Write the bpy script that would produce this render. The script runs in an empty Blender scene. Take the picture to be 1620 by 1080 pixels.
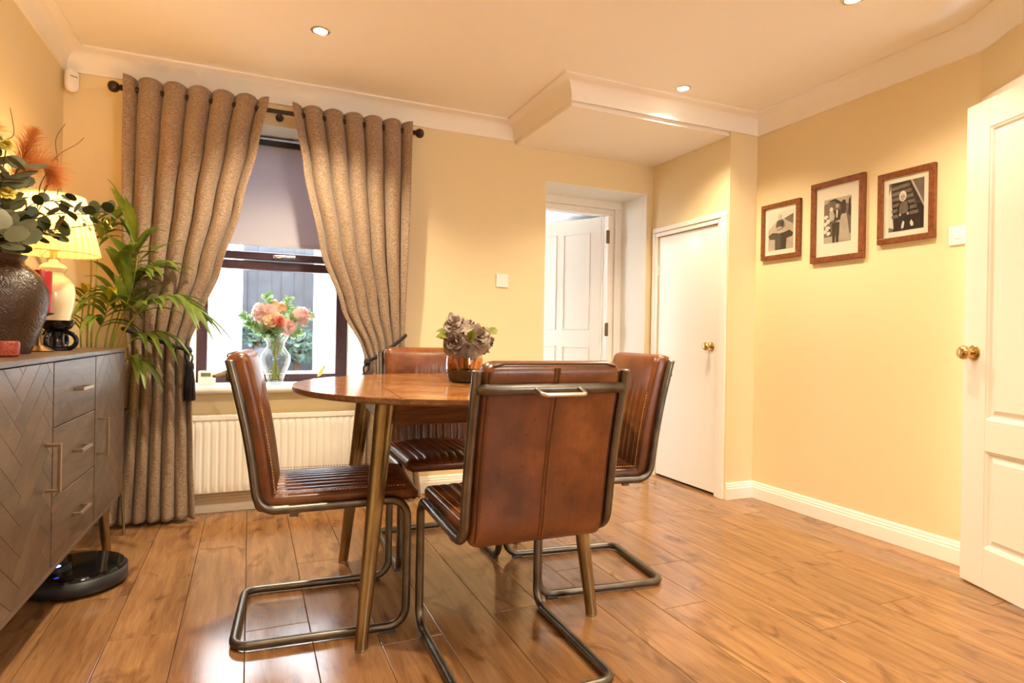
import bpy, math, random
from mathutils import Vector, Matrix, Quaternion
random.seed(7)
SC = bpy.context.scene
COL = SC.collection
PI = math.pi
R = math.radians

# ------------------------------------------------------------------ camera
YAW, ROLL, CAMZ = R(23.464), R(1.0), 0.99
fw = Vector((math.sin(YAW), math.cos(YAW), 0))
rt0 = Vector((math.cos(YAW), -math.sin(YAW), 0)); up0 = Vector((0, 0, 1))
rt = rt0 * math.cos(ROLL) + up0 * math.sin(ROLL)
up = -rt0 * math.sin(ROLL) + up0 * math.cos(ROLL)
cam = bpy.data.cameras.new('camera'); cam.sensor_width = 36; cam.lens = 36 * 954.8 / 1620
cam.shift_y = -8.33 / 1620; cam.clip_start = 0.02; cam.clip_end = 200
camo = bpy.data.objects.new('camera', cam); COL.objects.link(camo)
m = Matrix.Identity(4)
for i in range(3):
    m[i][0], m[i][1], m[i][2] = rt[i], up[i], -fw[i]
m[2][3] = CAMZ
camo.matrix_world = m
SC.camera = camo

# ------------------------------------------------------------------ world / exposure
W = bpy.data.worlds.new('world'); SC.world = W; W.use_nodes = True
bg = W.node_tree.nodes['Background']
bg.inputs[0].default_value = (0.86, 0.93, 1.0, 1); bg.inputs[1].default_value = 10.5
vs = SC.view_settings
vs.view_transform = 'Standard'; vs.look = 'None'; vs.gamma = 1; vs.exposure = 1.0; vs.use_curve_mapping = False
LAMP_COL = (1.0, 0.85, 0.59)
SPOT_W = 60.0

# ------------------------------------------------------------------ materials
def sr(r, g, b):
    f = lambda c: ((c / 255 + 0.055) / 1.055) ** 2.4 if c > 10 else c / 255 / 12.92
    return (f(r), f(g), f(b), 1)
MATS = {}
class NT:
    def __init__(s, name):
        s.m = bpy.data.materials.new(name); s.m.use_nodes = True; s.t = s.m.node_tree
        s.b = s.t.nodes['Principled BSDF']; s.out = s.t.nodes['Material Output']; MATS[name] = s.m
    def n(s, typ, **kw):
        x = s.t.nodes.new(typ)
        for k, v in kw.items():
            if k.startswith('i_'):
                key = k[2:]; key = int(key) if key.isdigit() else key
                x.inputs[key].default_value = v
            else: setattr(x, k, v)
        return x
    def l(s, a, b): s.t.links.new(a, b)
    def coord(s, scale=(1, 1, 1), which='Object', rnd=False, rot=(0, 0, 0)):
        tc = s.n('ShaderNodeTexCoord'); mp = s.n('ShaderNodeMapping'); mp.inputs['Scale'].default_value = scale
        mp.inputs['Rotation'].default_value = rot
        s.l(tc.outputs[which], mp.inputs[0])
        if rnd:
            oi = s.n('ShaderNodeObjectInfo'); mu = s.n('ShaderNodeVectorMath', operation='SCALE'); mu.inputs[0].default_value = (37.3, 91.7, 13.1)
            s.l(oi.outputs['Random'], mu.inputs['Scale']); s.l(mu.outputs[0], mp.inputs['Location'])
        return mp.outputs[0]
    def noise(s, vec, scale=5, detail=4, rough=.55, dist=0):
        x = s.n('ShaderNodeTexNoise', i_Scale=scale, i_Detail=detail, i_Roughness=rough, i_Distortion=dist); s.l(vec, x.inputs['Vector']); return x.outputs['Fac']
    def ramp(s, fac, stops):
        x = s.n('ShaderNodeValToRGB'); e = x.color_ramp.elements
        while len(e) < len(stops): e.new(0.5)
        for k, (p, c) in enumerate(stops):
            e[k].position = p; e[k].color = c if len(c) == 4 else (*c, 1)
        s.l(fac, x.inputs[0]); return x.outputs[0]
    def mix(s, fac, a, b, mode='MIX'):
        x = s.n('ShaderNodeMix', data_type='RGBA', blend_type=mode)
        for v, i in ((fac, 0), (a, 6), (b, 7)):
            if isinstance(v, (int, float)): x.inputs[i].default_value = v
            elif isinstance(v, tuple): x.inputs[i].default_value = v
            else: s.l(v, x.inputs[i])
        return x.outputs[2]
    def bump(s, h, st=.3, dist=.002):
        x = s.n('ShaderNodeBump', i_Strength=st, i_Distance=dist); s.l(h, x.inputs['Height']); s.l(x.outputs[0], s.b.inputs['Normal'])
    def set(s, **kw):
        for k, v in kw.items():
            k = k.replace('_', ' ')
            if isinstance(v, (int, float, tuple)): s.b.inputs[k].default_value = v
            else: s.l(v, s.b.inputs[k])
        return s
def simple(name, col, rough=.5, metal=0, bump=None, var=None, **kw):
    t = NT(name); t.set(Base_Color=col, Roughness=rough, Metallic=metal, **kw)
    if var or bump:
        v = t.coord()
    if var:
        nz = t.noise(v, var[0], 4); t.set(Base_Color=t.ramp(nz, [(.3, var[1]), (.7, col)]))
    if bump:
        t.bump(t.noise(v, bump[0], 3), bump[1], bump[2] if len(bump) > 2 else .002)
    return t.m

simple('wall_paint', sr(235, 215, 171), .55, bump=(180, .12, .001))
simple('ceiling_paint', sr(250, 243, 232), .7, bump=(120, .08, .001))
simple('cornice_paint', sr(248, 241, 230), .55)
simple('white_gloss', sr(246, 240, 230), .14)
simple('white_satin', sr(248, 244, 238), .4)
simple('reveal_paint', sr(240, 236, 224), .6)
simple('radiator_white', sr(250, 246, 240), .3)
simple('socket_white', sr(248, 244, 238), .3)
simple('dark_gap', (.01, .008, .006, 1), .9)
simple('black_plastic', (.010, .010, .012, 1), .28)
simple('black_gloss', (.006, .006, .008, 1), .08)
simple('dark_plastic', (.03, .03, .034, 1), .4)
simple('brass', (.62, .45, .19, 1), .22, 1, bump=(60, .1))
simple('antique_brass', (.40, .31, .17, 1), .32, 1, var=(9, (.26, .19, .10, 1)))
simple('brass_dark', (.20, .13, .06, 1), .4, 1)
simple('gunmetal', (.205, .185, .158, 1), .36, 1, var=(14, (.12, .105, .09, 1)))
simple('steel', (.6, .57, .5, 1), .28, 1)
simple('brushed_handle', (.46, .36, .24, 1), .32, 1)
simple('chrome', (.75, .74, .7, 1), .18, 1)
simple('frame_upvc', sr(74, 44, 50), .35, var=(40, sr(60, 34, 40)))
simple('pole_bronze', (.045, .025, .018, 1), .35, .4)
t = NT('blind_cloth'); df = t.n('ShaderNodeBsdfDiffuse'); df.inputs[0].default_value = sr(214, 208, 212)
tl = t.n('ShaderNodeBsdfTranslucent'); tl.inputs[0].default_value = sr(190, 184, 196)
mx = t.n('ShaderNodeMixShader', i_0=.2); t.l(df.outputs[0], mx.inputs[1]); t.l(tl.outputs[0], mx.inputs[2]); t.l(mx.outputs[0], t.out.inputs[0])
simple('black_rope', (.012, .010, .014, 1), .75, bump=(220, .6, .002))
simple('ceramic_cream', sr(246, 232, 200), .12, var=(6, sr(240, 218, 176)))
simple('red_candle', sr(176, 22, 18), .38, var=(22, sr(140, 10, 12)), Subsurface_Weight=.15)
simple('orange_pot', sr(150, 56, 30), .5, var=(70, sr(120, 36, 20)), bump=(110, .7, .004))
simple('twig', sr(104, 62, 26), .7)
simple('stem_green', sr(120, 140, 46), .5, var=(10, sr(158, 156, 60)))
simple('stem_dark', sr(80, 78, 40), .6)
simple('euc_leaf', sr(122, 122, 96), .5, var=(9, sr(84, 84, 56)))
simple('euc_leaf_dark', sr(72, 80, 40), .45, var=(9, sr(50, 54, 24)))
simple('bud_yellow', sr(226, 208, 96), .55, var=(30, sr(206, 180, 60)))
simple('petal_grey', sr(170, 152, 136), .75, var=(30, sr(126, 106, 94)))
simple('petal_grey_dark', sr(140, 120, 108), .75, var=(30, sr(98, 80, 72)))
simple('leaf_green', sr(140, 134, 40), .5, var=(16, sr(92, 106, 28)))
simple('soil', sr(50, 36, 24), .9)
simple('pot_dark', sr(60, 56, 54), .6, bump=(40, .4))
simple('mat_board', sr(248, 236, 214), .7)
simple('photo_light', sr(206, 190, 172), .35, var=(14, sr(180, 162, 146)))
simple('photo_mid', sr(132, 116, 104), .35, var=(40, sr(104, 90, 80)))
simple('photo_dark', sr(52, 44, 40), .35, var=(60, sr(36, 30, 28)))
simple('photo_white', sr(232, 220, 202), .35)
simple('lcd', sr(120, 126, 92), .3)
simple('planter_grey', sr(96, 98, 102), .7)
simple('outdoor_render', sr(238, 238, 240), .8, bump=(60, .3, .004))
simple('paving', sr(150, 146, 142), .8, var=(6, sr(120, 116, 112)))
simple('fence_wood', sr(66, 68, 74), .75, var=(9, sr(50, 50, 56)))
simple('cover_black', sr(20, 24, 34), .5, bump=(12, .6, .02))
simple('kitchen_white', sr(250, 250, 250), .5)
simple('kitchen_grey', sr(150, 152, 156), .5)
simple('kitchen_floor', sr(180, 170, 160), .4)
simple('ornament_gold', sr(226, 190, 90), .4)
simple('ornament_green', sr(150, 190, 110), .5)
simple('label_grey', sr(70, 70, 74), .4)
simple('sideboard_core', sr(34, 24, 18), .8)
simple('leather_seam', sr(56, 22, 10), .6)
simple('leather_stitch', sr(196, 150, 104), .7)

def glow(name, col, strength):
    t = NT(name); t.set(Base_Color=(0, 0, 0, 1), Emission_Color=col, Emission_Strength=strength); return t.m
glow('lamp_lens', (1, .86, .66, 1), 14)
glow('bulb', (1, .72, .38, 1), 6)
glow('blue_led', (.05, .12, 1, 1), 12)

def glass_mat(name, tint=(1, 1, 1, 1), rough=0.0, base=.04, grazing=.7):
    t = NT(name)
    tr = t.n('ShaderNodeBsdfTransparent'); tr.inputs[0].default_value = tint
    gl = t.n('ShaderNodeBsdfGlossy'); gl.inputs['Roughness'].default_value = rough + .02
    lw = t.n('ShaderNodeLayerWeight', i_Blend=.25); mr = t.n('ShaderNodeMapRange', i_3=base, i_4=grazing)
    t.l(lw.outputs['Facing'], mr.inputs[0])
    mx = t.n('ShaderNodeMixShader'); t.l(mr.outputs[0], mx.inputs[0]); t.l(tr.outputs[0], mx.inputs[1]); t.l(gl.outputs[0], mx.inputs[2])
    t.l(mx.outputs[0], t.out.inputs[0]); return t.m
glass_mat('pane_glass', (.97, .98, .98, 1), 0, .03, .35)
glass_mat('vase_glass', (.90, .94, .95, 1), 0, .06, .8)
glass_mat('amber_glass', (.86, .52, .16, 1), 0, .05, .7)
simple('amber_dark', (.035, .018, .006, 1), .06)

def wood(name, dark, mid, light, sc=(14, 1.1, 14), rough=.3, rnd=True, bump=.12, knots=True, tint=.25, spec=.5):
    t = NT(name)
    v = t.coord(sc, rnd=rnd)
    g = t.noise(v, 2.2, 6, .62, .6)
    fine = t.noise(t.coord((sc[0] * 9, sc[1] * 2.2, sc[2] * 9), rnd=rnd), 3, 3, .6)
    c = t.ramp(g, [(.30, dark), (.50, mid), (.72, light)])
    c = t.mix(.28, c, t.ramp(fine, [(.35, (.35, .35, .35)), (.6, (1, 1, 1))]), 'MULTIPLY')
    if knots:
        k = t.noise(t.coord((sc[0] * .28, sc[1] * 1.3, sc[2] * .28), rnd=rnd), 2.6, 3, .5, 1.2)
        c = t.mix(.75, c, t.ramp(k, [(.30, (.42, .34, .28)), (.44, (1, 1, 1))]), 'MULTIPLY')
    if rnd and tint:
        oi = t.n('ShaderNodeObjectInfo'); mr = t.n('ShaderNodeMapRange', i_3=1 - tint, i_4=1 + tint * .4); t.l(oi.outputs['Random'], mr.inputs[0])
        hs = t.n('ShaderNodeHueSaturation'); t.l(mr.outputs[0], hs.inputs['Value']); t.l(c, hs.inputs['Color']); c = hs.outputs[0]
    t.set(Base_Color=c, Roughness=rough); t.bump(fine, bump, .0015)
    t.b.inputs['Specular IOR Level'].default_value = spec
    return t.m
wood('floor_oak', sr(140, 96, 60), sr(162, 116, 75), sr(180, 134, 90), (13, 1.2, 13), .15, tint=.14, bump=.06)
wood('sideboard_wood', sr(74, 57, 45), sr(96, 75, 59), sr(112, 90, 72), (8, 3, 5), .38, knots=False, tint=.22)
wood('sideboard_drawer', sr(70, 53, 42), sr(94, 73, 57), sr(114, 92, 74), (6, 2.2, 22), .40, tint=.14)
wood('table_wood', sr(112, 68, 34), sr(160, 106, 58), sr(186, 130, 76), (10, 10, 4), .13, tint=.3, knots=False, bump=.05)
wood('apron_wood', sr(86, 54, 30), sr(120, 80, 48), sr(146, 104, 66), (3, 30, 30), .4, rnd=False, knots=False)
wood('picture_wood', sr(92, 46, 20), sr(132, 72, 34), sr(150, 88, 46), (20, 20, 20), .35, rnd=False, knots=False)

t = NT('leather')
v = t.coord((1, 1, 1), rnd=True)
n1 = t.noise(v, 6, 4, .6); n2 = t.noise(v, 45, 4, .6); n3 = t.noise(v, 260, 2, .5)
c = t.ramp(n1, [(.30, sr(80, 42, 20)), (.52, sr(112, 62, 30)), (.75, sr(142, 84, 42))])
st_n = t.noise(t.coord((60, 60, 4), rnd=True), 1.5, 3, .6)
c = t.mix(.35, c, t.ramp(st_n, [(.30, (.62, .52, .46)), (.60, (1, 1, 1))]), 'MULTIPLY')
c = t.mix(.15, c, t.ramp(n2, [(.32, (.5, .42, .36)), (.58, (1, 1, 1))]), 'MULTIPLY')
t.set(Base_Color=c, Roughness=t.ramp(n2, [(.2, (.26, .26, .26)), (.8, (.34, .34, .34))])); t.bump(n3, .22, .001)

t = NT('curtain_cloth')
v = t.coord((24, 24, 110)); a = t.noise(v, 2.6, 3, .75)
v2 = t.coord((150, 150, 60)); b_ = t.noise(v2, 2.4, 2, .6)
c = t.mix(.5, t.ramp(a, [(.30, sr(78, 58, 46)), (.5, sr(152, 124, 100)), (.70, sr(206, 182, 154))]),
          t.ramp(b_, [(.32, sr(92, 70, 56)), (.68, sr(194, 168, 140))]))
t.set(Base_Color=c, Roughness=.9, Sheen_Weight=.25); t.bump(a, .6, .004)

t = NT('urn_glaze')
v = t.coord((1, 1, 1)); a = t.noise(v, 8, 5, .6); w_ = t.n('ShaderNodeTexWave', i_Scale=34.0, i_Distortion=14.0, i_Detail=4.0); t.l(t.coord((1, 1, 2), rot=(.6, .3, 0)), w_.inputs[0])
t.set(Base_Color=t.ramp(a, [(.3, sr(46, 32, 24)), (.6, sr(72, 48, 30)), (.8, sr(98, 66, 38))]), Roughness=.30); t.bump(w_.outputs['Fac'], .4, .002)

t = NT('shade_cloth')
df = t.n('ShaderNodeBsdfDiffuse'); df.inputs[0].default_value = sr(250, 236, 200)
tl = t.n('ShaderNodeBsdfTranslucent'); tl.inputs[0].default_value = sr(255, 226, 160)
mx = t.n('ShaderNodeMixShader', i_0=.55); t.l(df.outputs[0], mx.inputs[1]); t.l(tl.outputs[0], mx.inputs[2]); t.l(mx.outputs[0], t.out.inputs[0])

def leafy(name, c1, c2, tr=.3):
    t = NT(name); v = t.coord((1, 1, 1), rnd=True); c = t.ramp(t.noise(v, 7, 3), [(.3, c1), (.7, c2)])
    df = t.n('ShaderNodeBsdfPrincipled', i_Roughness=.4); t.l(c, df.inputs['Base Color'])
    tl = t.n('ShaderNodeBsdfTranslucent'); t.l(c, tl.inputs[0])
    mx = t.n('ShaderNodeMixShader', i_0=tr); t.l(df.outputs[0], mx.inputs[1]); t.l(tl.outputs[0], mx.inputs[2]); t.l(mx.outputs[0], t.out.inputs[0])
leafy('petal_pink', sr(250, 220, 220), sr(252, 236, 234), .65)
leafy('petal_peach', sr(250, 224, 192), sr(252, 238, 218), .65)
leafy('petal_coral', sr(226, 120, 100), sr(236, 150, 128), .4)
leafy('bouquet_leaf', sr(120, 158, 110), sr(178, 200, 152), .55)
leafy('pampas', sr(214, 140, 78), sr(238, 180, 118), .6)
leafy('palm_leaf', sr(78, 104, 34), sr(136, 152, 62), .35)
leafy('palm_leaf_yellow', sr(150, 148, 30), sr(206, 190, 50), .4)
leafy('garden_leaf', sr(64, 90, 84), sr(120, 140, 126))

# ------------------------------------------------------------------ mesh helpers
class MB:
    def __init__(s): s.v = []; s.f = []
    def add(s, vs_, fs):
        o = len(s.v); s.v += [tuple(p) for p in vs_]; s.f += [tuple(i + o for i in f) for f in fs]; return s
    def box(s, a, b):
        x0, y0, z0 = [min(p, q) for p, q in zip(a, b)]; x1, y1, z1 = [max(p, q) for p, q in zip(a, b)]
        return s.add([(x0, y0, z0), (x1, y0, z0), (x1, y1, z0), (x0, y1, z0), (x0, y0, z1), (x1, y0, z1), (x1, y1, z1), (x0, y1, z1)],
                     [(0, 3, 2, 1), (4, 5, 6, 7), (0, 1, 5, 4), (1, 2, 6, 5), (2, 3, 7, 6), (3, 0, 4, 7)])
    def prism(s, poly, z0, z1, M=None):
        n = len(poly); vs_ = [(x, y, z0) for x, y in poly] + [(x, y, z1) for x, y in poly]
        if M: vs_ = [M @ Vector(p) for p in vs_]
        return s.add(vs_, [tuple(reversed(range(n))), tuple(range(n, 2 * n))] + [(i, (i + 1) % n, n + (i + 1) % n, n + i) for i in range(n)])
    def tube(s, pts, r, seg=10, closed=False, caps=True):
        pts = [Vector(p) for p in pts]; n = len(pts)
        rr = r if isinstance(r, (list, tuple)) else [r] * n
        T = []
        for i in range(n):
            a = pts[(i - 1) % n] if (closed or i > 0) else pts[i]; b = pts[(i + 1) % n] if (closed or i < n - 1) else pts[i]
            T.append((b - a).normalized())
        u = T[0].orthogonal().normalized(); vs_ = []
        for i in range(n):
            if i: u = T[i - 1].rotation_difference(T[i]) @ u
            u = (u - T[i] * u.dot(T[i])).normalized(); w = T[i].cross(u)
            for k in range(seg):
                a = 2 * PI * k / seg; vs_.append(pts[i] + (u * math.cos(a) + w * math.sin(a)) * rr[i])
        fs = []
        for i in range(n if closed else n - 1):
            j = (i + 1) % n
            for k in range(seg):
                l = (k + 1) % seg; fs.append((i * seg + k, i * seg + l, j * seg + l, j * seg + k))
        if caps and not closed: fs += [tuple(reversed(range(seg))), tuple(range((n - 1) * seg, n * seg))]
        return s.add(vs_, fs)
    def lathe(s, prof, seg=24, c=(0, 0, 0), M=None, fn=None):
        vs_ = []; n = len(prof)
        for i, (r, z) in enumerate(prof):
            for k in range(seg):
                a = 2 * PI * k / seg; q = fn(r, a, z) if fn else r
                p = Vector((q * math.cos(a), q * math.sin(a), z)); p = M @ p if M else p
                vs_.append((p.x + c[0], p.y + c[1], p.z + c[2]))
        fs = [(i * seg + k, i * seg + (k + 1) % seg, (i + 1) * seg + (k + 1) % seg, (i + 1) * seg + k) for i in range(n - 1) for k in range(seg)]
        fs += [tuple(reversed(range(seg))), tuple(range((n - 1) * seg, n * seg))]
        return s.add(vs_, fs)
    def grid(s, fn, nu, nv, wrap=False):
        vs_ = [fn(i / (nu if wrap else nu - 1), j / (nv - 1)) for j in range(nv) for i in range(nu)]
        fs = [(j * nu + i, j * nu + (i + 1) % nu, (j + 1) * nu + (i + 1) % nu, (j + 1) * nu + i) for j in range(nv - 1) for i in range(nu if wrap else nu - 1)]
        return s.add(vs_, fs)
    def sweep(s, path, prof, closed=False):
        """profile (inward offset, z) along a 2-D path, mitred; inward = left of travel"""
        n = len(path); P = [Vector(p) for p in path]; vs_ = []; m_ = len(prof)
        for i in range(n):
            def nrm(a, b): d = (b - a).normalized(); return Vector((-d.y, d.x))
            n0 = nrm(P[i - 1], P[i]) if (closed or i > 0) else None
            n1 = nrm(P[i], P[(i + 1) % n]) if (closed or i < n - 1) else None
            n0 = n0 or n1; n1 = n1 or n0
            b = (n0 + n1); b = b / (1 + n0.dot(n1))
            for o, z in prof: vs_.append((P[i].x + b.x * o, P[i].y + b.y * o, z))
        fs = [(i * m_ + k, i * m_ + (k + 1) % m_, ((i + 1) % n) * m_ + (k + 1) % m_, ((i + 1) % n) * m_ + k) for i in range(n if closed else n - 1) for k in range(m_)]
        if not closed: fs += [tuple(range(m_)), tuple(reversed(range((n - 1) * m_, n * m_)))]
        return s.add(vs_, fs)
    def mesh(s, name, off=(0, 0, 0), smooth=40):
        me = bpy.data.meshes.new(name)
        o = Vector(off); me.from_pydata([tuple(Vector(p) - o) for p in s.v], [], s.f)
        me.validate(); me.update()
        if smooth:
            me.polygons.foreach_set('use_smooth', [True] * len(me.polygons)); me.set_sharp_from_angle(angle=R(smooth))
        return me
    def build(s, name, mat, parent=None, world=False, smooth=40, bevel=0, solid=0, recalc=True):
        off = (0, 0, 0)
        if world and parent:
            p = parent; off = Vector((0, 0, 0))
            while p: off += p.location; p = p.parent
        me = s.mesh(name, off, smooth)
        if recalc:
            import bmesh
            bm = bmesh.new(); bm.from_mesh(me); bmesh.ops.recalc_face_normals(bm, faces=bm.faces); bm.to_mesh(me); bm.free()
            if smooth: me.set_sharp_from_angle(angle=R(smooth))
        me.materials.append(MATS[mat])
        o = bpy.data.objects.new(name, me); COL.objects.link(o); o.parent = parent
        if bevel:
            md = o.modifiers.new('bevel', 'BEVEL'); md.width = bevel; md.segments = 2; md.limit_method = 'ANGLE'; md.angle_limit = R(40)
        if solid:
            md = o.modifiers.new('solid', 'SOLIDIFY'); md.thickness = solid; md.offset = 0
        return o
def tag(o, label, cat, group=None):
    o['label'] = label; o['category'] = cat
    if group: o['group'] = group
    return o
def struct(o, label=None):
    o['kind'] = 'structure'
    if label: o['label'] = label
    return o
def stuff(o): o['kind'] = 'stuff'; return o
def empty(name, loc=(0, 0, 0), rz=0, parent=None):
    o = bpy.data.objects.new(name, None); COL.objects.link(o); o.location = loc; o.rotation_euler = (0, 0, rz); o.parent = parent
    o.empty_display_size = .05; return o
def thing(name, label, cat, loc=(0, 0, 0), rz=0, group=None): return tag(empty(name, loc, rz), label, cat, group)
def copy_tree(o, parent=None):
    c = o.copy(); COL.objects.link(c); c.parent = parent
    for ch in list(o.children): copy_tree(ch, c)
    return c
def fillet(pts, rad, seg=6):
    pts = [Vector(p) for p in pts]; out = [pts[0]]
    for i in range(1, len(pts) - 1):
        r = rad[i - 1] if isinstance(rad, (list, tuple)) else rad
        a, b, c = pts[i - 1], pts[i], pts[i + 1]
        d0 = (a - b).normalized(); d1 = (c - b).normalized(); ang = d0.angle(d1); tl = r / math.tan(ang / 2)
        p0 = b + d0 * tl; p1 = b + d1 * tl
        bis = (d0 + d1).normalized(); ce = b + bis * (r / math.sin(ang / 2))
        v0 = p0 - ce; v1 = p1 - ce; th = v0.angle(v1); ax = v0.cross(v1).normalized()
        for k in range(seg + 1): out.append(ce + Quaternion(ax, th * k / seg) @ v0)
    out.append(pts[-1]); return out
def bez(pts, n=14):
    pts = [Vector(p) for p in pts]; out = []
    P = [pts[0]] + pts + [pts[-1]]
    segs = len(pts) - 1
    for i in range(segs):
        p0, p1, p2, p3 = P[i], P[i + 1], P[i + 2], P[i + 3]
        for k in range(n):
            t_ = k / n
            out.append(.5 * ((2 * p1) + (p2 - p0) * t_ + (2 * p0 - 5 * p1 + 4 * p2 - p3) * t_ ** 2 + (3 * p1 - p0 - 3 * p2 + p3) * t_ ** 3))
    out.append(pts[-1]); return out
def clip(poly, clipper):
    """convex clip (clipper CCW)"""
    out = list(poly)
    for i in range(len(clipper)):
        a = clipper[i]; b = clipper[(i + 1) % len(clipper)]; src = out; out = []
        ins = lambda p: (b[0] - a[0]) * (p[1] - a[1]) - (b[1] - a[1]) * (p[0] - a[0]) >= -1e-9
        for k in range(len(src)):
            p, q = src[k - 1], src[k]; ip, iq = ins(p), ins(q)
            if ip != iq:
                d1 = (b[0] - a[0]) * (p[1] - a[1]) - (b[1] - a[1]) * (p[0] - a[0]); d2 = (b[0] - a[0]) * (q[1] - a[1]) - (b[1] - a[1]) * (q[0] - a[0])
                t_ = d1 / (d1 - d2); out.append((p[0] + (q[0] - p[0]) * t_, p[1] + (q[1] - p[1]) * t_))
            if iq: out.append(q)
        if len(out) < 3: return []
    return out
def parea(p): return abs(sum(p[i - 1][0] * p[i][1] - p[i][0] * p[i - 1][1] for i in range(len(p)))) / 2
def interp(tab, x):
    if x <= tab[0][0]: return tab[0][1]
    for (a, va), (b, vb) in zip(tab, tab[1:]):
        if x <= b: u = (x - a) / (b - a); return va + (vb - va) * u
    return tab[-1][1]

# ------------------------------------------------------------------ room dimensions
XL, YW, XR, XC, YJ, ZC = -0.877, 3.68, 2.935, 2.713, 2.90, 2.395
BEND = Vector((2.935, 1.62)); ADIR = Vector((-.504, -.864)).normalized(); ALEN = 1.16
AEND = BEND + ADIR * ALEN; YB = -1.8; WT = .36
SOX, SOZ = 1.595, 2.258                       # soffit left edge, underside

# floor
mb = MB(); mb.box((XL - .1, YB - .1, -.06), (3.3, YW + .02, -.008)); mb.box((1.72, YW - .01, -.06), (2.68, YW + WT + .02, -.008))
floor = struct(mb.build('floor', 'dark_gap', smooth=0), 'oak laminate floor laid in long planks')
random.seed(3)
xi = XL
rows = [(-.877, -.8)] + [(-.8 + .2 * k, -.6 + .2 * k) for k in range(19)]
for ri, (x0, x1) in enumerate(rows):
    x1 = min(x1, 3.2)
    L = 1.26; y = 3.68 - [.885, .42, 1.05, .16, .62, .25, .95, .5][ri % 8]
    ys = [YW]; 
    while y > YB: ys.append(y); y -= L
    ys.append(YB)
    for ya, yb in zip(ys[1:], ys[:-1]):
        if yb - ya < .01: continue
        mb = MB(); g = .0009
        mb.box((x0 + g, ya + g, -.008), (x1 - g, yb - g, 0))
        mb.build('plank', 'floor_oak', floor, smooth=0, bevel=.0012)
mb = MB(); mb.box((1.75, YW, -.008), (2.66, YW + WT, 0)); mb.build('threshold', 'floor_oak', floor, smooth=0)

# walls
WX0, WX1, WZ0, WZ1 = -.345, .63, .66, 2.16      # window opening (room face)
FX0, FX1 = -.285, .568                          # at the frame
DX0, DX1, DZ = 1.83, 2.661, 2.05                # kitchen doorway
mb = MB()
mb.box((XL - .1, YW, 0), (WX0, YW + WT, ZC)); mb.box((WX1, YW, 0), (DX0, YW + WT, ZC)); mb.box((DX1, YW, 0), (3.3, YW + WT, ZC))
mb.box((WX0, YW, 0), (WX1, YW + WT, WZ0)); mb.box((WX0, YW, WZ1), (WX1, YW + WT, ZC)); mb.box((DX0, YW, DZ), (DX1, YW + WT, ZC))
wall_window = struct(mb.build('wall_window', 'wall_paint', smooth=0))
mb = MB()
mb.prism([(WX0, YW + .002), (FX0, 3.95), (FX0, YW + WT), (WX0, YW + WT)], WZ0, WZ1); mb.prism([(WX1, YW + .002), (WX1, YW + WT), (FX1, YW + WT), (FX1, 3.95)], WZ0, WZ1)
mb.box((WX0, YW + .002, WZ1 - .006), (WX1, YW + WT, WZ1 + .002))
mb.build('window_reveal', 'reveal_paint', wall_window, smooth=0)
mb = MB(); mb.box((DX1 - .004, YW + .001, 0), (DX1 + .001, YW + WT, DZ)); mb.box((DX0, YW + .001, DZ - .004), (DX1, YW + WT, DZ + .001)); mb.box((DX0 - .001, YW + .001, 0), (DX0 + .004, YW + WT, DZ))
mb.build('doorway_reveal', 'reveal_paint', wall_window, smooth=0)
mb = MB(); mb.box((XL - .1, YB, 0), (XL, YW, ZC)); struct(mb.build('wall_left', 'wall_paint', smooth=0))
CD0, CD1, CDZ = 2.985, 3.605, 1.727            # cupboard door opening
mb = MB(); mb.box((2.742, YJ, 0), (2.80, YW, ZC)); mb.box((XC, YJ, 0), (2.742, CD0, ZC)); mb.box((XC, CD1, 0), (2.742, YW, ZC)); mb.box((XC, CD0, CDZ), (2.742, CD1, ZC))
mb.box((2.80, YJ, 0), (XR + .1, YJ + .1, ZC))
struct(mb.build('wall_cupboard', 'wall_paint', smooth=0))
mb = MB(); mb.box((XR, BEND.y, 0), (XR + .1, YJ, ZC)); wall_right = struct(mb.build('wall_right', 'wall_paint', smooth=0))
# angled wall with the hall doorway
AN = Vector((-ADIR.y, ADIR.x)) * -1             # outwards (away from the room)
if AN.dot(Vector((1, 0))) < 0: AN = -AN
def apt(s_, o=0): p = BEND + ADIR * s_ + AN * o; return (p.x, p.y)
AS0, AS1, AZ = .085, .875, 2.0
mb = MB()
for s0, s1, z0, z1 in ((0, AS0, 0, ZC), (AS1, ALEN, 0, ZC), (AS0, AS1, AZ, ZC)):
    mb.prism([apt(s0), apt(s1), apt(s1, .1), apt(s0, .1)], z0, z1)
struct(mb.build('wall_angled', 'wall_paint', smooth=0))
mb = MB(); mb.box((AEND.x, YB, 0), (AEND.x + .1, AEND.y, ZC)); struct(mb.build('wall_side', 'wall_paint', smooth=0))
mb = MB(); mb.box((XL - .1, YB - .1, 0), (1.35, YB, ZC)); mb.box((2.2, YB - .1, 0), (AEND.x + .1, YB, ZC)); mb.box((1.35, YB - .1, 0), (2.2, YB, 1.0)); mb.box((1.35, YB - .1, 2.0), (2.2, YB, ZC)); struct(mb.build('wall_back', 'wall_paint', smooth=0))  # opening made for the added daylight window
w3 = struct(empty('fill_window', (1.77, YB - .05, 1.0)), 'unseen window added in the wall behind the camera for fill light')  # unseen window, added so cool daylight fills the room from behind
for a, b in (((1.35, YB - .08, 1.0), (1.41, YB - .02, 2.0)), ((2.14, YB - .08, 1.0), (2.2, YB - .02, 2.0)), ((1.41, YB - .08, 1.0), (2.14, YB - .02, 1.06)), ((1.41, YB - .08, 1.94), (2.14, YB - .02, 2.0))):
    mb = MB(); mb.box(a, b); mb.build('frame', 'white_satin', w3, True, smooth=0, bevel=.004)
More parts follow.
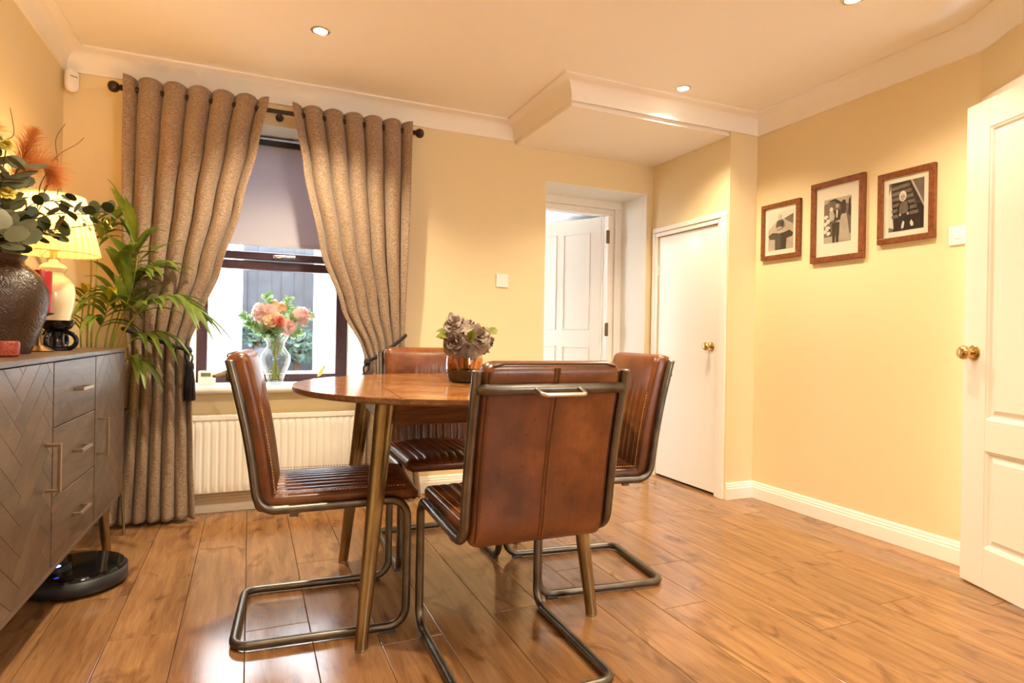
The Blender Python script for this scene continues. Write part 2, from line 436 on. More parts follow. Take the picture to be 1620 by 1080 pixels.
mb = MB(); mb.box((XL - .1, YB - .1, ZC), (3.3, YW + WT, ZC + .1)); struct(mb.build('ceiling', 'ceiling_paint', smooth=0))
mb = MB(); mb.box((SOX, YJ + .012, SOZ), (XC, YW, ZC)); struct(mb.build('trim_soffit', 'ceiling_paint', smooth=0))
# hall behind the angled door
mb = MB(); mb.prism([apt(-.3, .9), apt(1.6, .9), apt(1.6, 1.0), apt(-.3, 1.0)], 0, 2.4); struct(mb.build('wall_hall', 'wall_paint', smooth=0))
# cornice: a cove all round
cove = []
for k in range(9):
    a = PI / 2 * k / 8
    cove.append((.012 + .073 * (1 - math.cos(a)), 2.292 + .09 * math.sin(a)))
prof = [(0, 2.280), (.012, 2.280)] + cove + [(.092, 2.386), (.092, 2.395), (0, 2.395)]
ring = [(XL, YB), (AEND.x, YB), (AEND.x, AEND.y), tuple(BEND), (XR, YJ), (SOX, YJ), (SOX, YW), (XL, YW)]
mb = MB(); mb.sweep(ring, prof, True); struct(mb.build('trim_cornice', 'cornice_paint', smooth=35), 'white coved cornice around the ceiling')
# skirting
sk = [(0, 0), (.018, 0), (.018, .068), (.0145, .072), (.0145, .082), (.010, .086), (.010, .094), (.005, .104), (0, .104)]
def skirt(name, path):
    mb = MB(); mb.sweep(path, sk); return struct(mb.build(name, 'white_gloss', smooth=0, bevel=.0015))
skirt('baseboard_right', [apt(AS0 - .06), tuple(BEND), (XR, YJ), (XC + .001, YJ)])
skirt('baseboard_window', [(DX0 - .0, YW), (XL, YW)])
skirt('baseboard_left', [(XL, YW), (XL, YB)])

# ------------------------------------------------------------------ doors
# door_1 : flush cupboard door with architrave
d1 = struct(empty('door_1', (XC, 3.3, 0)), 'flush white cupboard door with a brass knob')
mb = MB(); mb.box((2.717, CD0 + .004, .016), (2.741, CD1 - .004, CDZ - .004)); mb.build('leaf', 'white_gloss', d1, True, smooth=0, bevel=.0015)
mb = MB(); mb.box((2.7405, CD0 - .002, 0), (2.7425, CD1 + .002, CDZ + .002)); mb.build('rebate_shade', 'dark_gap', d1, True, smooth=0)  # dark sheet standing in for the shade behind the door leaf
def architrave(parent, pieces):
    for a, b in pieces:
        mb = MB(); mb.box(a, b); mb.build('architrave', 'white_gloss', parent, True, smooth=0, bevel=.004)
architrave(d1, [((2.693, 2.905, 0), (XC, 2.955, 1.7565)), ((2.701, 2.9552, 0), (XC, CD0, CDZ)), ((2.693, 2.905, 1.757), (XC, 3.655, 1.792)), ((2.701, 2.9552, CDZ + .0004), (XC, 3.6296, 1.7566)),
                ((2.693, 3.630, 0), (XC, 3.655, 1.7565)), ((2.701, CD1, 0), (XC, 3.6296, CDZ))])
def knob(parent, c, ax, s_=1.0, world=True):
    """c on the door face, ax outward unit vector"""
    M = Vector((0, 0, 1)).rotation_difference(Vector(ax)).to_matrix().to_4x4()
    mb = MB(); mb.lathe([(.001, 0), (.029 * s_, 0), (.029 * s_, .003), (.024 * s_, .007), (.013 * s_, .009), (.001, .0095)], 24, c, M); mb.build('knob_rose', 'brass', parent, world)
    mb = MB(); mb.lathe([(.009, .004), (.0085, .018), (.011, .026), (.021 * s_, .031), (.0265 * s_, .039), (.0265 * s_, .048), (.022 * s_, .056), (.012 * s_, .060), (.001, .061)], 24, c, M); mb.build('knob', 'brass', parent, world)
knob(d1, (2.717, 3.045, .946), (-1, 0, 0))
for z in (.35, 1.485):
    mb = MB(); mb.box((2.711, CD1 - .012, z - .035), (2.7185, CD1 + .006, z + .035)); mb.tube([(2.711, CD1 - .003, z - .036), (2.711, CD1 - .003, z + .036)], .005, 8); mb.build('hinge', 'white_gloss', d1, True)

# door_2 : kitchen doorway, frame at the back of the reveal and the open leaf
d2 = struct(empty('door_2', (2.5, 4.03, 0)), 'white kitchen door standing open beyond the deep reveal')
YD = 4.0
for a, b in (((DX0, YD, 1.9904), (DX1, YD + .10, DZ)), ((DX0 + .0704, YD + .02, 1.945), (2.5996, YD + .10, 1.990)), ((2.600, YD, 0), (DX1, YD + .10, 1.990)), ((2.548, YD + .02, 0), (2.5996, YD + .10, 1.9446)), ((DX0, YD, 0), (DX0 + .07, YD + .10, 1.990))):
    mb = MB(); mb.box(a, b); mb.build('frame', 'white_gloss', d2, True, smooth=0, bevel=.004)
lf = empty('leaf', (2.532 - 2.5, .062, 0), math.atan2(.857, -.516), d2)
mb = MB(); mb.box((0, -.036, .008), (.76, 0, 1.943)); mb.build('slab', 'white_gloss', lf, smooth=0, bevel=.002)
for x0, x1, z0, z1 in ((.10, .35, 1.05, 1.83), (.41, .66, 1.05, 1.83), (.10, .35, .22, .92), (.41, .66, .22, .92)):
    mb = MB(); w_ = .012
    mb.box((x0, 0, z0), (x1, .006, z0 + w_)); mb.box((x0, 0, z1 - w_), (x1, .006, z1)); mb.box((x0, 0, z0 + w_), (x0 + w_, .006, z1 - w_)); mb.box((x1 - w_, 0, z0 + w_), (x1, .006, z1 - w_))
    mb.build('moulding', 'white_gloss', lf, smooth=0, bevel=.002)
for z in (.28, 1.055, 1.775):
    mb = MB(); mb.box((2.528, YD + .012, z - .05), (2.556, YD + .02, z + .05)); mb.tube([(2.540, YD + .010, z - .052), (2.540, YD + .010, z + .052)], .0065, 8)
    h = mb.build('hinge', 'brass_dark', d2, True); h['label'] = 'dark bronze butt hinge'

# door_3 : panelled hall door, ajar
HP = Vector((2.5345, .854)); LD = Vector((.352, .936)).normalized()
d3 = struct(empty('door_3', (HP.x, HP.y, 0), math.atan2(LD.y, LD.x)), 'panelled white hall door standing ajar, brass knobs')
# local: +x along the leaf to the latch edge, +y towards the room
LW, LT = .76, .04
st, top_r, lock0, lock1, bot = .115, 1.868, .56, .687, .17
def leafbox(a, b, n='rail'):
    mb = MB(); mb.box(a, b); return mb.build(n, 'white_gloss', d3, smooth=0, bevel=.002)
leafbox((0, 0, .006), (st, LT, 1.985), 'stile'); leafbox((LW - st, 0, .006), (LW, LT, 1.985), 'stile'); leafbox((LW / 2 - .05, 0, .006), (LW / 2 + .05, LT, 1.985), 'stile')
for z0, z1 in ((.006, bot), (lock0, lock1), (top_r, 1.985)):
    leafbox((st, .0004, z0), (LW / 2 - .05, LT - .0004, z1)); leafbox((LW / 2 + .05, .0004, z0), (LW - st, LT - .0004, z1))
for x0, x1 in ((st, LW / 2 - .05), (LW / 2 + .05, LW - st)):
    for z0, z1 in ((bot, lock0), (lock1, top_r)):
        mb = MB(); mb.box((x0, .012, z0), (x1, .026, z1)); p = mb.build('panel', 'white_gloss', d3, smooth=0)
        mb = MB(); i0, i1 = .022, .04        # raised field with a sloped margin, then ovolo beads
        for yy, s_ in ((.026, 1), (.012, -1)):
            a = [(x0 + i0, yy, z0 + i0), (x1 - i0, yy, z0 + i0), (x1 - i0, yy, z1 - i0), (x0 + i0, yy, z1 - i0)]
            b = [(x0 + i1, yy + .008 * s_, z0 + i1), (x1 - i1, yy + .008 * s_, z0 + i1), (x1 - i1, yy + .008 * s_, z1 - i1), (x0 + i1, yy + .008 * s_, z1 - i1)]
            mb.add(a + b, [(0, 1, 5, 4), (1, 2, 6, 5), (2, 3, 7, 6), (3, 0, 4, 7), (4, 5, 6, 7)])
        mb.build('raised_field', 'white_gloss', p, smooth=0)
        mb = MB(); w_ = .014
        for yy, s_ in ((.026, 1), (.012, -1)):
            o = [(x0, z0), (x1, z0), (x1, z1), (x0, z1)]; q = [(x0 + w_, z0 + w_), (x1 - w_, z0 + w_), (x1 - w_, z1 - w_), (x0 + w_, z1 - w_)]
            vs_ = [(x, yy + .011 * s_, z) for x, z in o] + [(x + (w_ * .6 if x == x0 else -w_ * .6), yy + .008 * s_, z + (w_ * .6 if z == z0 else -w_ * .6)) for x, z in o] + [(x, yy, z) for x, z in q]
            mb.add(vs_, [(i, (i + 1) % 4, 4 + (i + 1) % 4, 4 + i) for i in range(4)] + [(4 + i, 4 + (i + 1) % 4, 8 + (i + 1) % 4, 8 + i) for i in range(4)])
        mb.build('bead', 'white_gloss', p, smooth=0)
knob(d3, (LW - .055, LT, .955), (0, 1, 0), 1.1, False); knob(d3, (LW - .055, 0, .955), (0, -1, 0), 1.1, False)
# its frame and architrave in the angled wall
ft = struct(empty('trim_hall_door', (BEND.x, BEND.y, 0)))
for s0, s1, z0, z1 in ((AS0 - .06, AS0 + .01, 0, AZ + .06), (AS1 - .01, AS1 + .06, 0, AZ + .06), (AS0 + .01, AS1 - .01, AZ - .01, AZ + .06)):
    mb = MB(); mb.prism([apt(s0, -.018), apt(s1, -.018), apt(s1, 0), apt(s0, 0)], z0, z1); mb.build('architrave', 'white_gloss', ft, True, smooth=0, bevel=.004)

# ------------------------------------------------------------------ window
w1 = struct(empty('window_1', (.14, 3.97, WZ0)), 'rosewood-coloured window with an opening top light')
YF = 3.95
def fr(n, a, b, mat='frame_upvc', bv=.006):
    mb = MB(); mb.box(a, b); return mb.build(n, mat, w1, True, smooth=0, bevel=bv)
fr('frame', (FX0, YF, .685), (FX0 + .056, YF + .07, 2.15)); fr('frame', (FX1 - .07, YF, .685), (FX1, YF + .07, 2.15))
fr('frame', (FX0 + .056, YF, .685), (FX1 - .07, YF + .07, .735)); fr('frame', (FX0 + .056, YF, 2.09), (FX1 - .07, YF + .07, 2.15))
fr('transom', (FX0 + .056, YF + .006, 1.365), (FX1 - .07, YF + .07, 1.418)); 
s_ = fr('sash', (FX0 + .056, YF - .012, 1.424), (FX1 - .07, YF + .055, 1.470)); fr('sash', (FX0 + .056, YF - .012, 1.47), (FX0 + .10, YF + .05, 2.088)); fr('sash', (FX1 - .114, YF - .012, 1.47), (FX1 - .07, YF + .05, 2.088))
fr('pane', (FX0 + .054, YF + .034, .733), (FX1 - .068, YF + .038, 1.367), 'pane_glass', 0); fr('pane', (FX0 + .098, YF + .024, 1.468), (FX1 - .112, YF + .028, 2.09), 'pane_glass', 0)
mb = MB(); mb.box((.120, YF - .024, 1.437), (.162, YF - .012, 1.457)); mb.tube(bez([(.135, YF - .026, 1.447), (.150, YF - .040, 1.447), (.22, YF - .042, 1.449), (.245, YF - .038, 1.448)], 5), [.007] * 15 + [.006], 10); h = mb.build('window_handle', 'chrome', w1, True)
mb = MB(); mb.sweep([(WX1 + .06, YW), (WX0 - .06, YW)], [(-.30, .652), (.055, .652), (.062, .660), (.064, .672), (.060, .684), (.052, .688), (-.30, .688)]); mb.build('window_sill', 'white_gloss', w1, True, smooth=50)
# roller blind
bl = thing('roller_blind', 'pale lilac grey roller blind half lowered in the window', 'blind', (.14, 3.885, 1.5))
mb = MB(); mb.box((WX0 + .075, 3.868, 2.098), (WX1 - .075, 3.93, 2.128)); mb.build('headrail', 'dark_plastic', bl, True, smooth=0, bevel=.003)
mb = MB(); mb.tube([(-.25, 3.90, 2.085), (.54, 3.90, 2.085)], .022, 16); mb.build('roller', 'blind_cloth', bl, True)
mb = MB(); mb.box((-.245, 3.877, 1.512), (.53, 3.8785, 2.09)); mb.build('fabric', 'blind_cloth', bl, True, smooth=0)
mb = MB(); mb.box((-.245, 3.873, 1.498), (.53, 3.882, 1.516)); mb.build('bottom_bar', 'blind_cloth', bl, True, smooth=0, bevel=.003)

# ------------------------------------------------------------------ radiator
rd = thing('radiator', 'white fluted panel radiator under the window sill', 'radiator', (.14, 3.62, .124))
x0, x1 = -.34, .62
def flut(u, v):
    x = x0 + (x1 - x0) * u; z = .124 + .392 * v
    k = abs(math.sin(PI * (x - x0) / .0385)); e = min(1, min(v, 1 - v) / .06)
    return (x, 3.592 - .007 * max(0, min(1, (k - .35) * 4)) * min(1, max(0, e * 1.6 - .6)), z)
mb = MB(); mb.grid(flut, 25 * 10 + 1, 22); mb.box((x0, 3.593, .124), (x1, 3.606, .516)); mb.build('panel', 'radiator_white', rd, True, smooth=60)
mb = MB(); mb.box((x0, 3.645, .13), (x1, 3.655, .515)); mb.build('rear_panel', 'radiator_white', rd, True, smooth=0)
for x in (x0 - .004, x1):
    mb = MB(); mb.box((x, 3.586, .135), (x + .004, 3.657, .532)); mb.build('side_cover', 'radiator_white', rd, True, smooth=0, bevel=.001)
mb = MB(); mb.box((x0, 3.586, .514), (x1, 3.590, .533)); mb.box((x0, 3.653, .514), (x1, 3.657, .533))
k = x0
while k < x1: mb.box((k, 3.590, .527), (k + .005, 3.653, .532)); k += .0125
mb.build('top_grille', 'radiator_white', rd, True, smooth=0)
mb = MB(); mb.tube([(x1 - .03, 3.62, .127), (x1 - .03, 3.62, .002)], .0075, 10); mb.build('pipe', 'white_satin', rd, True)
mb = MB(); mb.lathe([(.001, 0), (.016, 0), (.017, .03), (.012, .045), (.001, .046)], 14, (x1 - .03, 3.62, .075)); mb.build('valve', 'white_satin', rd, True)
for x in (x0 + .12, x1 - .15):
    mb = MB(); mb.box((x, 3.655, .2), (x + .03, 3.68, .46)); mb.build('bracket', 'radiator_white', rd, True, smooth=0)

# ------------------------------------------------------------------ dining table
TC = (.761, 2.2745); TR = .62
tb = thing('dining_table', 'round wooden dining table with tapered brass legs', 'table', (TC[0], TC[1], 0), R(-3.9))
mb = MB(); mb.lathe([(.001, .778), (TR - .012, .778), (TR - .004, .780), (TR, .785), (TR, .7975), (.001, .7975)], 96); top = mb.build('tabletop', 'apron_wood', tb, smooth=30)
circ = [((TR - .0006) * math.cos(2 * PI * k / 96), (TR - .0006) * math.sin(2 * PI * k / 96)) for k in range(96)]
# chevron veneer boards, each a piece of its own
cw, bw, g = .31, .115, .0017
for ci in range(-2, 2):
    xa, xb = ci * cw, (ci + 1) * cw; sl = 1 if ci % 2 == 0 else -1
    for k in range(-12, 14):
        y0 = k * bw; d = cw * .75
        ya, yb = (y0, y0 + d) if sl > 0 else (y0 + d, y0)
        poly = [(xa + g, ya + g), (xb - g, yb + g), (xb - g, yb + bw - g), (xa + g, ya + bw - g)]
        q = clip(poly, circ)
        if len(q) >= 3 and parea(q) > 2e-4:
            mb = MB(); mb.prism(q, .7974, .800); mb.build('veneer_board', 'table_wood', top, smooth=0)
legs = [(-.402, -.388, -1, -1), (.402, -.388, 1, -1), (-.402, .388, -1, 1), (.402, .388, 1, 1)]
for x, y, sx, sy in legs:
    tx, ty = x - sx * .075, y - sy * .085
    pts = [Vector((x, y, .004)).lerp(Vector((tx, ty, .778)), k / 10) for k in range(11)]
    mb = MB(); mb.tube(pts, [.020 + .0135 * k / 10 for k in range(11)], 24); lg = mb.build('leg', 'antique_brass', tb)
    mb = MB(); mb.lathe([(.001, 0), (.0185, 0), (.0205, .002), (.0205, .006), (.001, .006)], 20, (x, y, 0)); mb.build('foot_cap', 'steel', lg)
for y in (-.303, .303):
    mb = MB(); mb.box((-.30, y - .011, .69), (.30, y + .011, .778)); mb.build('apron', 'apron_wood', tb, smooth=0, bevel=.002)
for x in (-.327, .327):
    M = Matrix(((0, 0, 1, x - .011), (1, 0, 0, 0), (0, 1, 0, 0), (0, 0, 0, 1)))
    mb = MB(); mb.prism([(-.29, .69), (.20, .69), (.285, .765), (.285, .778), (-.29, .778)], 0, .022, M); mb.build('apron', 'apron_wood', tb, smooth=0, bevel=.002)

# ------------------------------------------------------------------ cantilever chairs
CWD, XB, ZS, XSR, XT, ZT, TRD = .438, -.531, .434, -.465, -.552, .899, .0142
def cushion(path, insets, hw, front, back, rib=None, rc=.02, NF=73, NB=17, NC=5):
    """loft of rounded-rectangle rings along path [(x, z)], front side = normal (tz, -tx)"""
    rings = []; n = len(path)
    for i in range(n):
        a = path[max(0, i - 1)]; b = path[min(n - 1, i + 1)]
        tx, tz = b[0] - a[0], b[1] - a[1]; L = math.hypot(tx, tz); nx, nz = tz / L, -tx / L
        ins = insets[i]; w = hw - ins; f = front - ins; k = back - ins; r = min(rc, (f + k) / 2 * .96, w)
        ring = []
        for j in range(NF):
            u = -1 + 2 * j / (NF - 1); yy = u * (w - r); off = f
            if rib: off += rib(u, i, path[i])
            ring.append((yy, off))
        for j in range(1, NC):
            a_ = PI / 2 * j / NC; ring.append((w - r + r * math.sin(a_), f - r + r * math.cos(a_)))
        for j in range(NC):
            a_ = PI / 2 * j / NC; ring.append((w - r + r * math.cos(a_), -k + r - r * math.sin(a_)))
        for j in range(NB):
            u = 1 - 2 * j / (NB - 1); ring.append((u * (w - r), -k))
        for j in range(1, NC):
            a_ = PI / 2 * j / NC; ring.append((-(w - r) - r * math.sin(a_), -k + r - r * math.cos(a_)))
        for j in range(NC):
            a_ = PI / 2 * j / NC; ring.append((-(w - r) - r * math.cos(a_), f - r + r * math.sin(a_)))
        rings.append([(path[i][0] + nx * o, y_, path[i][1] + nz * o) for y_, o in ring])
    m_ = len(rings[0]); vs_ = [p for r_ in rings for p in r_]
    fs = [(i * m_ + k, i * m_ + (k + 1) % m_, (i + 1) * m_ + (k + 1) % m_, (i + 1) * m_ + k) for i in range(n - 1) for k in range(m_)]
    fs += [tuple(reversed(range(m_))), tuple(range((n - 1) * m_, n * m_))]
    mb = MB(); mb.add(vs_, fs); return mb
def post_x(z): return XSR + (XT - XSR) * (z - ZS) / (ZT - ZS) + .010 * math.sin(PI * max(0, min(1, (z - ZS) / (ZT - ZS))))
def make_chair():
    c = empty('dining_chair', (0, 0, 0)); dx = .27           # origin under the middle of the base
    S = lambda p: (p[0] + dx, p[1], p[2])
    hw = CWD / 2
    zs_ = [ZT - (ZT - .50) * k / 8 for k in range(9)]
    side = [Vector((post_x(z), hw, z)) for z in zs_]
    corner = [Vector((post_x(.50), hw, .50)), Vector((XSR + .004, hw, ZS - .004)), Vector((0, hw, ZS + .006)), Vector((0, hw, 0.0175)), Vector((XB, hw, 0.0175)), Vector((XB, 0, 0.0175))]
    f = fillet(corner, [.062, .060, .060, .048], 7)
    left = side[:-1] + f
    full = left + [Vector((p.x, -p.y, p.z)) for p in reversed(left[:-1])]
    mb = MB(); mb.tube([S(p) for p in full], TRD, 12); fr_ = mb.build('frame', 'gunmetal', c, smooth=50)
    for y in (hw, -hw):
        for x in (-.055,):
            mb = MB(); mb.box(S((x - .022, y - .012, 0)), S((x + .022, y + .012, .010))); mb.build('glide', 'dark_plastic', fr_, smooth=0, bevel=.002)
        mb = MB(); mb.box(S((-.372, y - .012, .410)), S((-.345, y + .004, .424))); mb.build('bracket', 'gunmetal', fr_, smooth=0, bevel=.001)
        mb = MB(); mb.lathe([(.001, 0), (TRD + .0006, 0), (TRD + .0006, .004), (.010, .007), (.001, .008)], 14, S((XT, y, ZT - .003))); mb.build('post_cap', 'gunmetal', fr_)
    # seat
    sp = [(.030, .424), (.030, .433), (.026, .442), (.016, .4495), (0, .452)] + [(-.03 * k, .452 - .0003 * k) for k in range(1, 15)] + [(-.437, .4475), (-.444, .4475), (-.448, .4475)]
    ins = [.022, .010, .003, 0, 0] + [0] * 14 + [.003, .010, .022]
    def ribs(u, i, p):
        x = p[0] - dx; crown = .016 * (1 - u * u) * max(0, min(1, (.02 - x) / .05))
        if -.43 < x < .02 and abs(u) < .86: return crown - .0075 * (1 - abs(math.sin(PI * 9 * (u / .86 * .5 + .5))) ** .45)
        return crown
    mb = cushion([(x + dx, z) for x, z in sp], ins, .2025, .024, .026, ribs, NF=109)
    st_ = mb.build('seat', 'leather', c, smooth=75)
    for y in (-.197, .197):
        pts = [(p[0] + dx, y, p[1] + .0135) for p in sp[4:-2]]
        mb = MB(); mb.tube(pts, .0032, 6); mb.build('piping', 'leather_seam', st_)
        mb = MB()
        for k in range(40):
            x = -.42 + .42 * k / 40; mb.box((x + dx, y * .948 - .0010, .4765), (x + dx + .006, y * .948 + .0010, .4795))
        stuff(mb.build('stitching', 'leather_stitch', st_, smooth=0))
    # backrest
    zz = [.412, .416, .424, .436] + [.45 + .0225 * k for k in range(20)] + [.898, .909, .917, .921]
    bi = [.032, .016, .005, 0] + [0] * 20 + [.001, .006, .016, .030]
    bp = [(post_x(max(z, .44)) + dx + (.014 * max(0, (.47 - z) / .06)), z) for z in zz]
    def brib(u, i, p):
        z = p[1]; arc = .795 - .05 * u * u
        crown = .010 * (1 - u * u) * max(0, min(1, (z - .42) / .05)) * max(0, min(1, (.915 - z) / .04))
        if .455 < z < arc and abs(u) < .88:
            return crown - .0065 * (1 - abs(math.sin(PI * 8.5 * (u / .88 * .5 + .5))) ** .5)
        if abs(z - arc) < .012: return crown - .002
        return crown + .003 * max(0, min(1, (z - arc) / .02)) * (1 if z > arc else 0)
    mb = cushion(bp, bi, .2035, .052, .017, brib, .022); bk = mb.build('backrest', 'leather', c, smooth=75)
    for y in (-.196, .196):
        for off in (.044, -.0135):
            pts = []
            for k in range(3, 25):
                pts.append((bp[k][0] + off, y if off > 0 else y * .975, bp[k][1]))
            mb = MB(); mb.tube(pts, .0032, 6); mb.build('piping', 'leather_seam', bk)
        mb = MB()
        for k in range(44):
            z = .455 + .43 * k / 44; x = post_x(z) + dx + .0535
            mb.box((x - .002, y * .93 - .001, z), (x + .0006, y * .93 + .001, z + .006))
        stuff(mb.build('stitching', 'leather_stitch', bk, smooth=0))
    mb = MB(); pts = [(post_x(.905) + dx - .010, -.18 + .36 * k / 12, .9185 if 0 < k < 12 else .912) for k in range(13)]; mb.tube(pts, .003, 6); mb.build('piping', 'leather_seam', bk)
    for y in (-.005, .005):
        pts = [(bp[k][0] - .0175, y, bp[k][1]) for k in range(3, 26)]
        mb = MB(); mb.tube(pts, .0038, 6); mb.build('back_seam', 'leather', bk)
    pts = [(post_x(.796) + dx + .0555 - .012 * (u / 8) ** 2, u / 8 * .175, .795 - .05 * (u / 8) ** 2) for u in range(-8, 9)]
    mb = MB(); mb.tube(pts, .0022, 6); mb.build('arc_seam', 'leather_seam', bk)
    # bowed metal band with its pull handle
    def band(u, v): y = (u * 2 - 1) * hw; return (post_x(.853) + dx - .0140 - .0185 * (1 - abs(y / hw) ** 3.2), y, .839 + .028 * v)
    mb = MB(); mb.grid(band, 21, 2); bd = mb.build('rail', 'gunmetal', c, smooth=40, solid=.005)
    xb = post_x(.853) + dx - .0345
    for y in (-.135, .135):
        mb = MB(); mb.lathe([(.001, 0), (.0055, 0), (.0045, .002), (.001, .0025)], 10, (xb + .010, y, .853), Matrix.Rotation(-PI / 2, 4, 'Y')); mb.build('screw', 'brass_dark', bd)
    mb = MB(); mb.tube(fillet([(xb, -.064, .853), (xb - .040, -.064, .842), (xb - .040, .064, .842), (xb, .064, .853)], .014, 5), .006, 10); h = mb.build('pull_handle', 'steel', bd)
    h['label'] = 'worn steel pull handle'
    for y in (-.064, .064):
        mb = MB(); mb.lathe([(.001, 0), (.011, 0), (.009, .004), (.001, .0045)], 12, (xb + .006, y, .853), Matrix.Rotation(-PI / 2, 4, 'Y')); mb.build('handle_boss', 'gunmetal', bd)
    return c
ch0 = make_chair()
poses = [(.511, 2.215, -4.4, 'brown leather cantilever chair in profile, in front of the radiator'),
         (.757, 1.985, 89.2, 'nearest leather cantilever chair, its seamed back and pull handle towards the camera'),
         (.800, 2.458, -91.6, 'far leather cantilever chair behind the table, mostly hidden by the tabletop'),
         (1.036, 2.258, 173.3, 'brown leather cantilever chair beside the white cupboard door, ribbed front showing')]
for i, (x, y, a, lab) in enumerate(poses):
    o = ch0 if i == 0 else copy_tree(ch0)
    o.rotation_euler = (0, 0, R(a)); o.location = (x - .27 * math.cos(R(a)), y - .27 * math.sin(R(a)), 0)
    tag(o, lab, 'chair', 'leather chairs around the dining table')

# ------------------------------------------------------------------ sideboard
sb = thing('sideboard', 'dark wooden sideboard with herringbone doors and three drawers', 'sideboard', (-.70, 2.44, 0), R(-1.17))
FXs, BXs = .17, -.155; ZB, ZTOP = .255, .907
def sbox(n, a, b, mat='sideboard_wood', p=None, bv=.002):
    mb = MB(); mb.box(a, b); return mb.build(n, mat, p or sb, smooth=0, bevel=bv)
sbox('top_board', (BXs, -.755, .891), (FXs + .004, .755, ZTOP), 'sideboard_drawer')
sbox('bottom_board', (BXs, -.752, ZB), (FXs, .752, ZB + .016)); sbox('back_panel', (BXs, -.738, ZB + .016), (BXs + .01, .738, .891))
for y in (-.752, .738): sbox('end_panel', (BXs, y, ZB + .016), (FXs, y + .014, .891))
for y in (-.243, .2415): sbox('divider', (BXs + .01, y, ZB + .016), (FXs - .022, y + .005, .891), bv=0)
def bar_handle(p, c, ln, vert):
    x = FXs
    mb = MB(); h = ln / 2; t_ = .005
    if vert:
        mb.box((x + .028, c[0] - t_, c[1] - h), (x + .037, c[0] + t_, c[1] + h))
        for z in (c[1] - h, c[1] + h - .009): mb.box((x + .0005, c[0] - t_, z), (x + .029, c[0] + t_, z + .009))
    else:
        mb.box((x + .020, c[0] - h, c[1] - t_), (x + .029, c[0] + h, c[1] + t_))
        for y in (c[0] - h, c[0] + h - .009): mb.box((x + .0005, y, c[1] - t_), (x + .021, y + .009, c[1] + t_))
    o = mb.build('handle', 'brushed_handle', p, smooth=0, bevel=.001); o['label'] = 'brushed metal bar handle'
for y0, y1, hy in ((.248, .736, .290), (-.736, -.246, -.297)):
    dr = sbox('door', (FXs - .020, y0, ZB + .018), (FXs - .0032, y1, .888), 'sideboard_core', bv=0)
    rect = [(y0, ZB + .018), (y1, ZB + .018), (y1, .888), (y0, .888)]
    WB, NB_, SQ, g = .075, 4, .75, .012          # herringbone of short boards, squashed a little
    yc = .245 if y0 > 0 else -.49
    for k in range(-14, 16):
        for q_ in range(-4, 5):
            for (a0, b0, a1, b1) in ((0, 0, NB_, 1), (NB_, 1 - NB_, NB_ + 1, 1)):
                A0, A1, B0, B1 = a0 + k + NB_ * q_ + g, a1 + k + NB_ * q_ - g, b0 + k - NB_ * q_ + g, b1 + k - NB_ * q_ - g
                cs_ = [((a - b) * .7071 * WB + yc, (a + b) * .7071 * WB * SQ + .55) for a, b in ((A0, B0), (A1, B0), (A1, B1), (A0, B1))]
                q = clip(cs_, rect)
                if len(q) >= 3 and parea(q) > 1.2e-4:
                    M = Matrix(((0, 0, 1, FXs - .0032), (1, 0, 0, 0), (0, 1, 0, 0), (0, 0, 0, 1)))
                    mb = MB(); mb.prism(q, 0, .0032, M); mb.build('herringbone_board', 'sideboard_wood', dr, smooth=0)
    bar_handle(dr, (hy, .583), .142, True)
for z0, z1 in ((.692, .888), (.482, .689), (ZB + .018, .479)):
    dw = sbox('drawer', (FXs - .020, -.236, z0), (FXs, .240, z1), 'sideboard_drawer', bv=.0015)
    bar_handle(dw, (.028, (z0 + z1) / 2), .125, False)
for x, y in ((FXs - .055, .625), (FXs - .055, -.625), (BXs + .05, .625), (BXs + .05, -.625)):
    sx = 1 if x > 0 else -1; sy = 1 if y > 0 else -1
    mb = MB(); mb.tube([Vector((x + sx * .02, y + sy * .03, .0)).lerp(Vector((x, y, ZB)), k / 6) for k in range(7)], [.015 + .009 * k / 6 for k in range(7)], 18); mb.build('leg', 'antique_brass', sb)

# robot vacuum under it
rv = thing('robot_vacuum', 'black disc robot vacuum with a blue light under the sideboard', 'robot vacuum', (-.60, 2.80, 0))
mb = MB(); mb.lathe([(.001, .010), (.150, .010), (.160, .018), (.162, .066), (.156, .078), (.001, .080)], 48); mb.build('body', 'black_gloss', rv)
mb = MB()
def bmp(u, v): a = -PI / 2 + PI * (u - .5) * 1.05 + .9; r = .166; return (r * math.cos(a), r * math.sin(a), .014 + .050 * v)
mb.grid(bmp, 40, 2); mb.build('bumper', 'dark_plastic', rv, solid=.006)
mb = MB(); mb.lathe([(.001, .079), (.046, .079), (.046, .094), (.040, .098), (.001, .098)], 32, (-.055, -.03, 0)); lt = mb.build('laser_turret', 'dark_plastic', rv)
mb = MB(); mb.lathe([(.001, .0975), (.013, .0975), (.013, .0995), (.001, .0995)], 16, (-.050, -.055, 0)); mb.build('indicator_light', 'blue_led', lt)
for a in (0, PI): 
    mb = MB(); mb.tube([(-.018, .11 * math.cos(a), .022), (.018, .11 * math.cos(a), .022)], .022, 14); mb.build('wheel', 'dark_plastic', rv)
mb = MB(); mb.lathe([(.001, .0), (.012, .0), (.012, .014), (.001, .014)], 12, (0.11, 0, 0)); mb.build('castor', 'dark_plastic', rv)

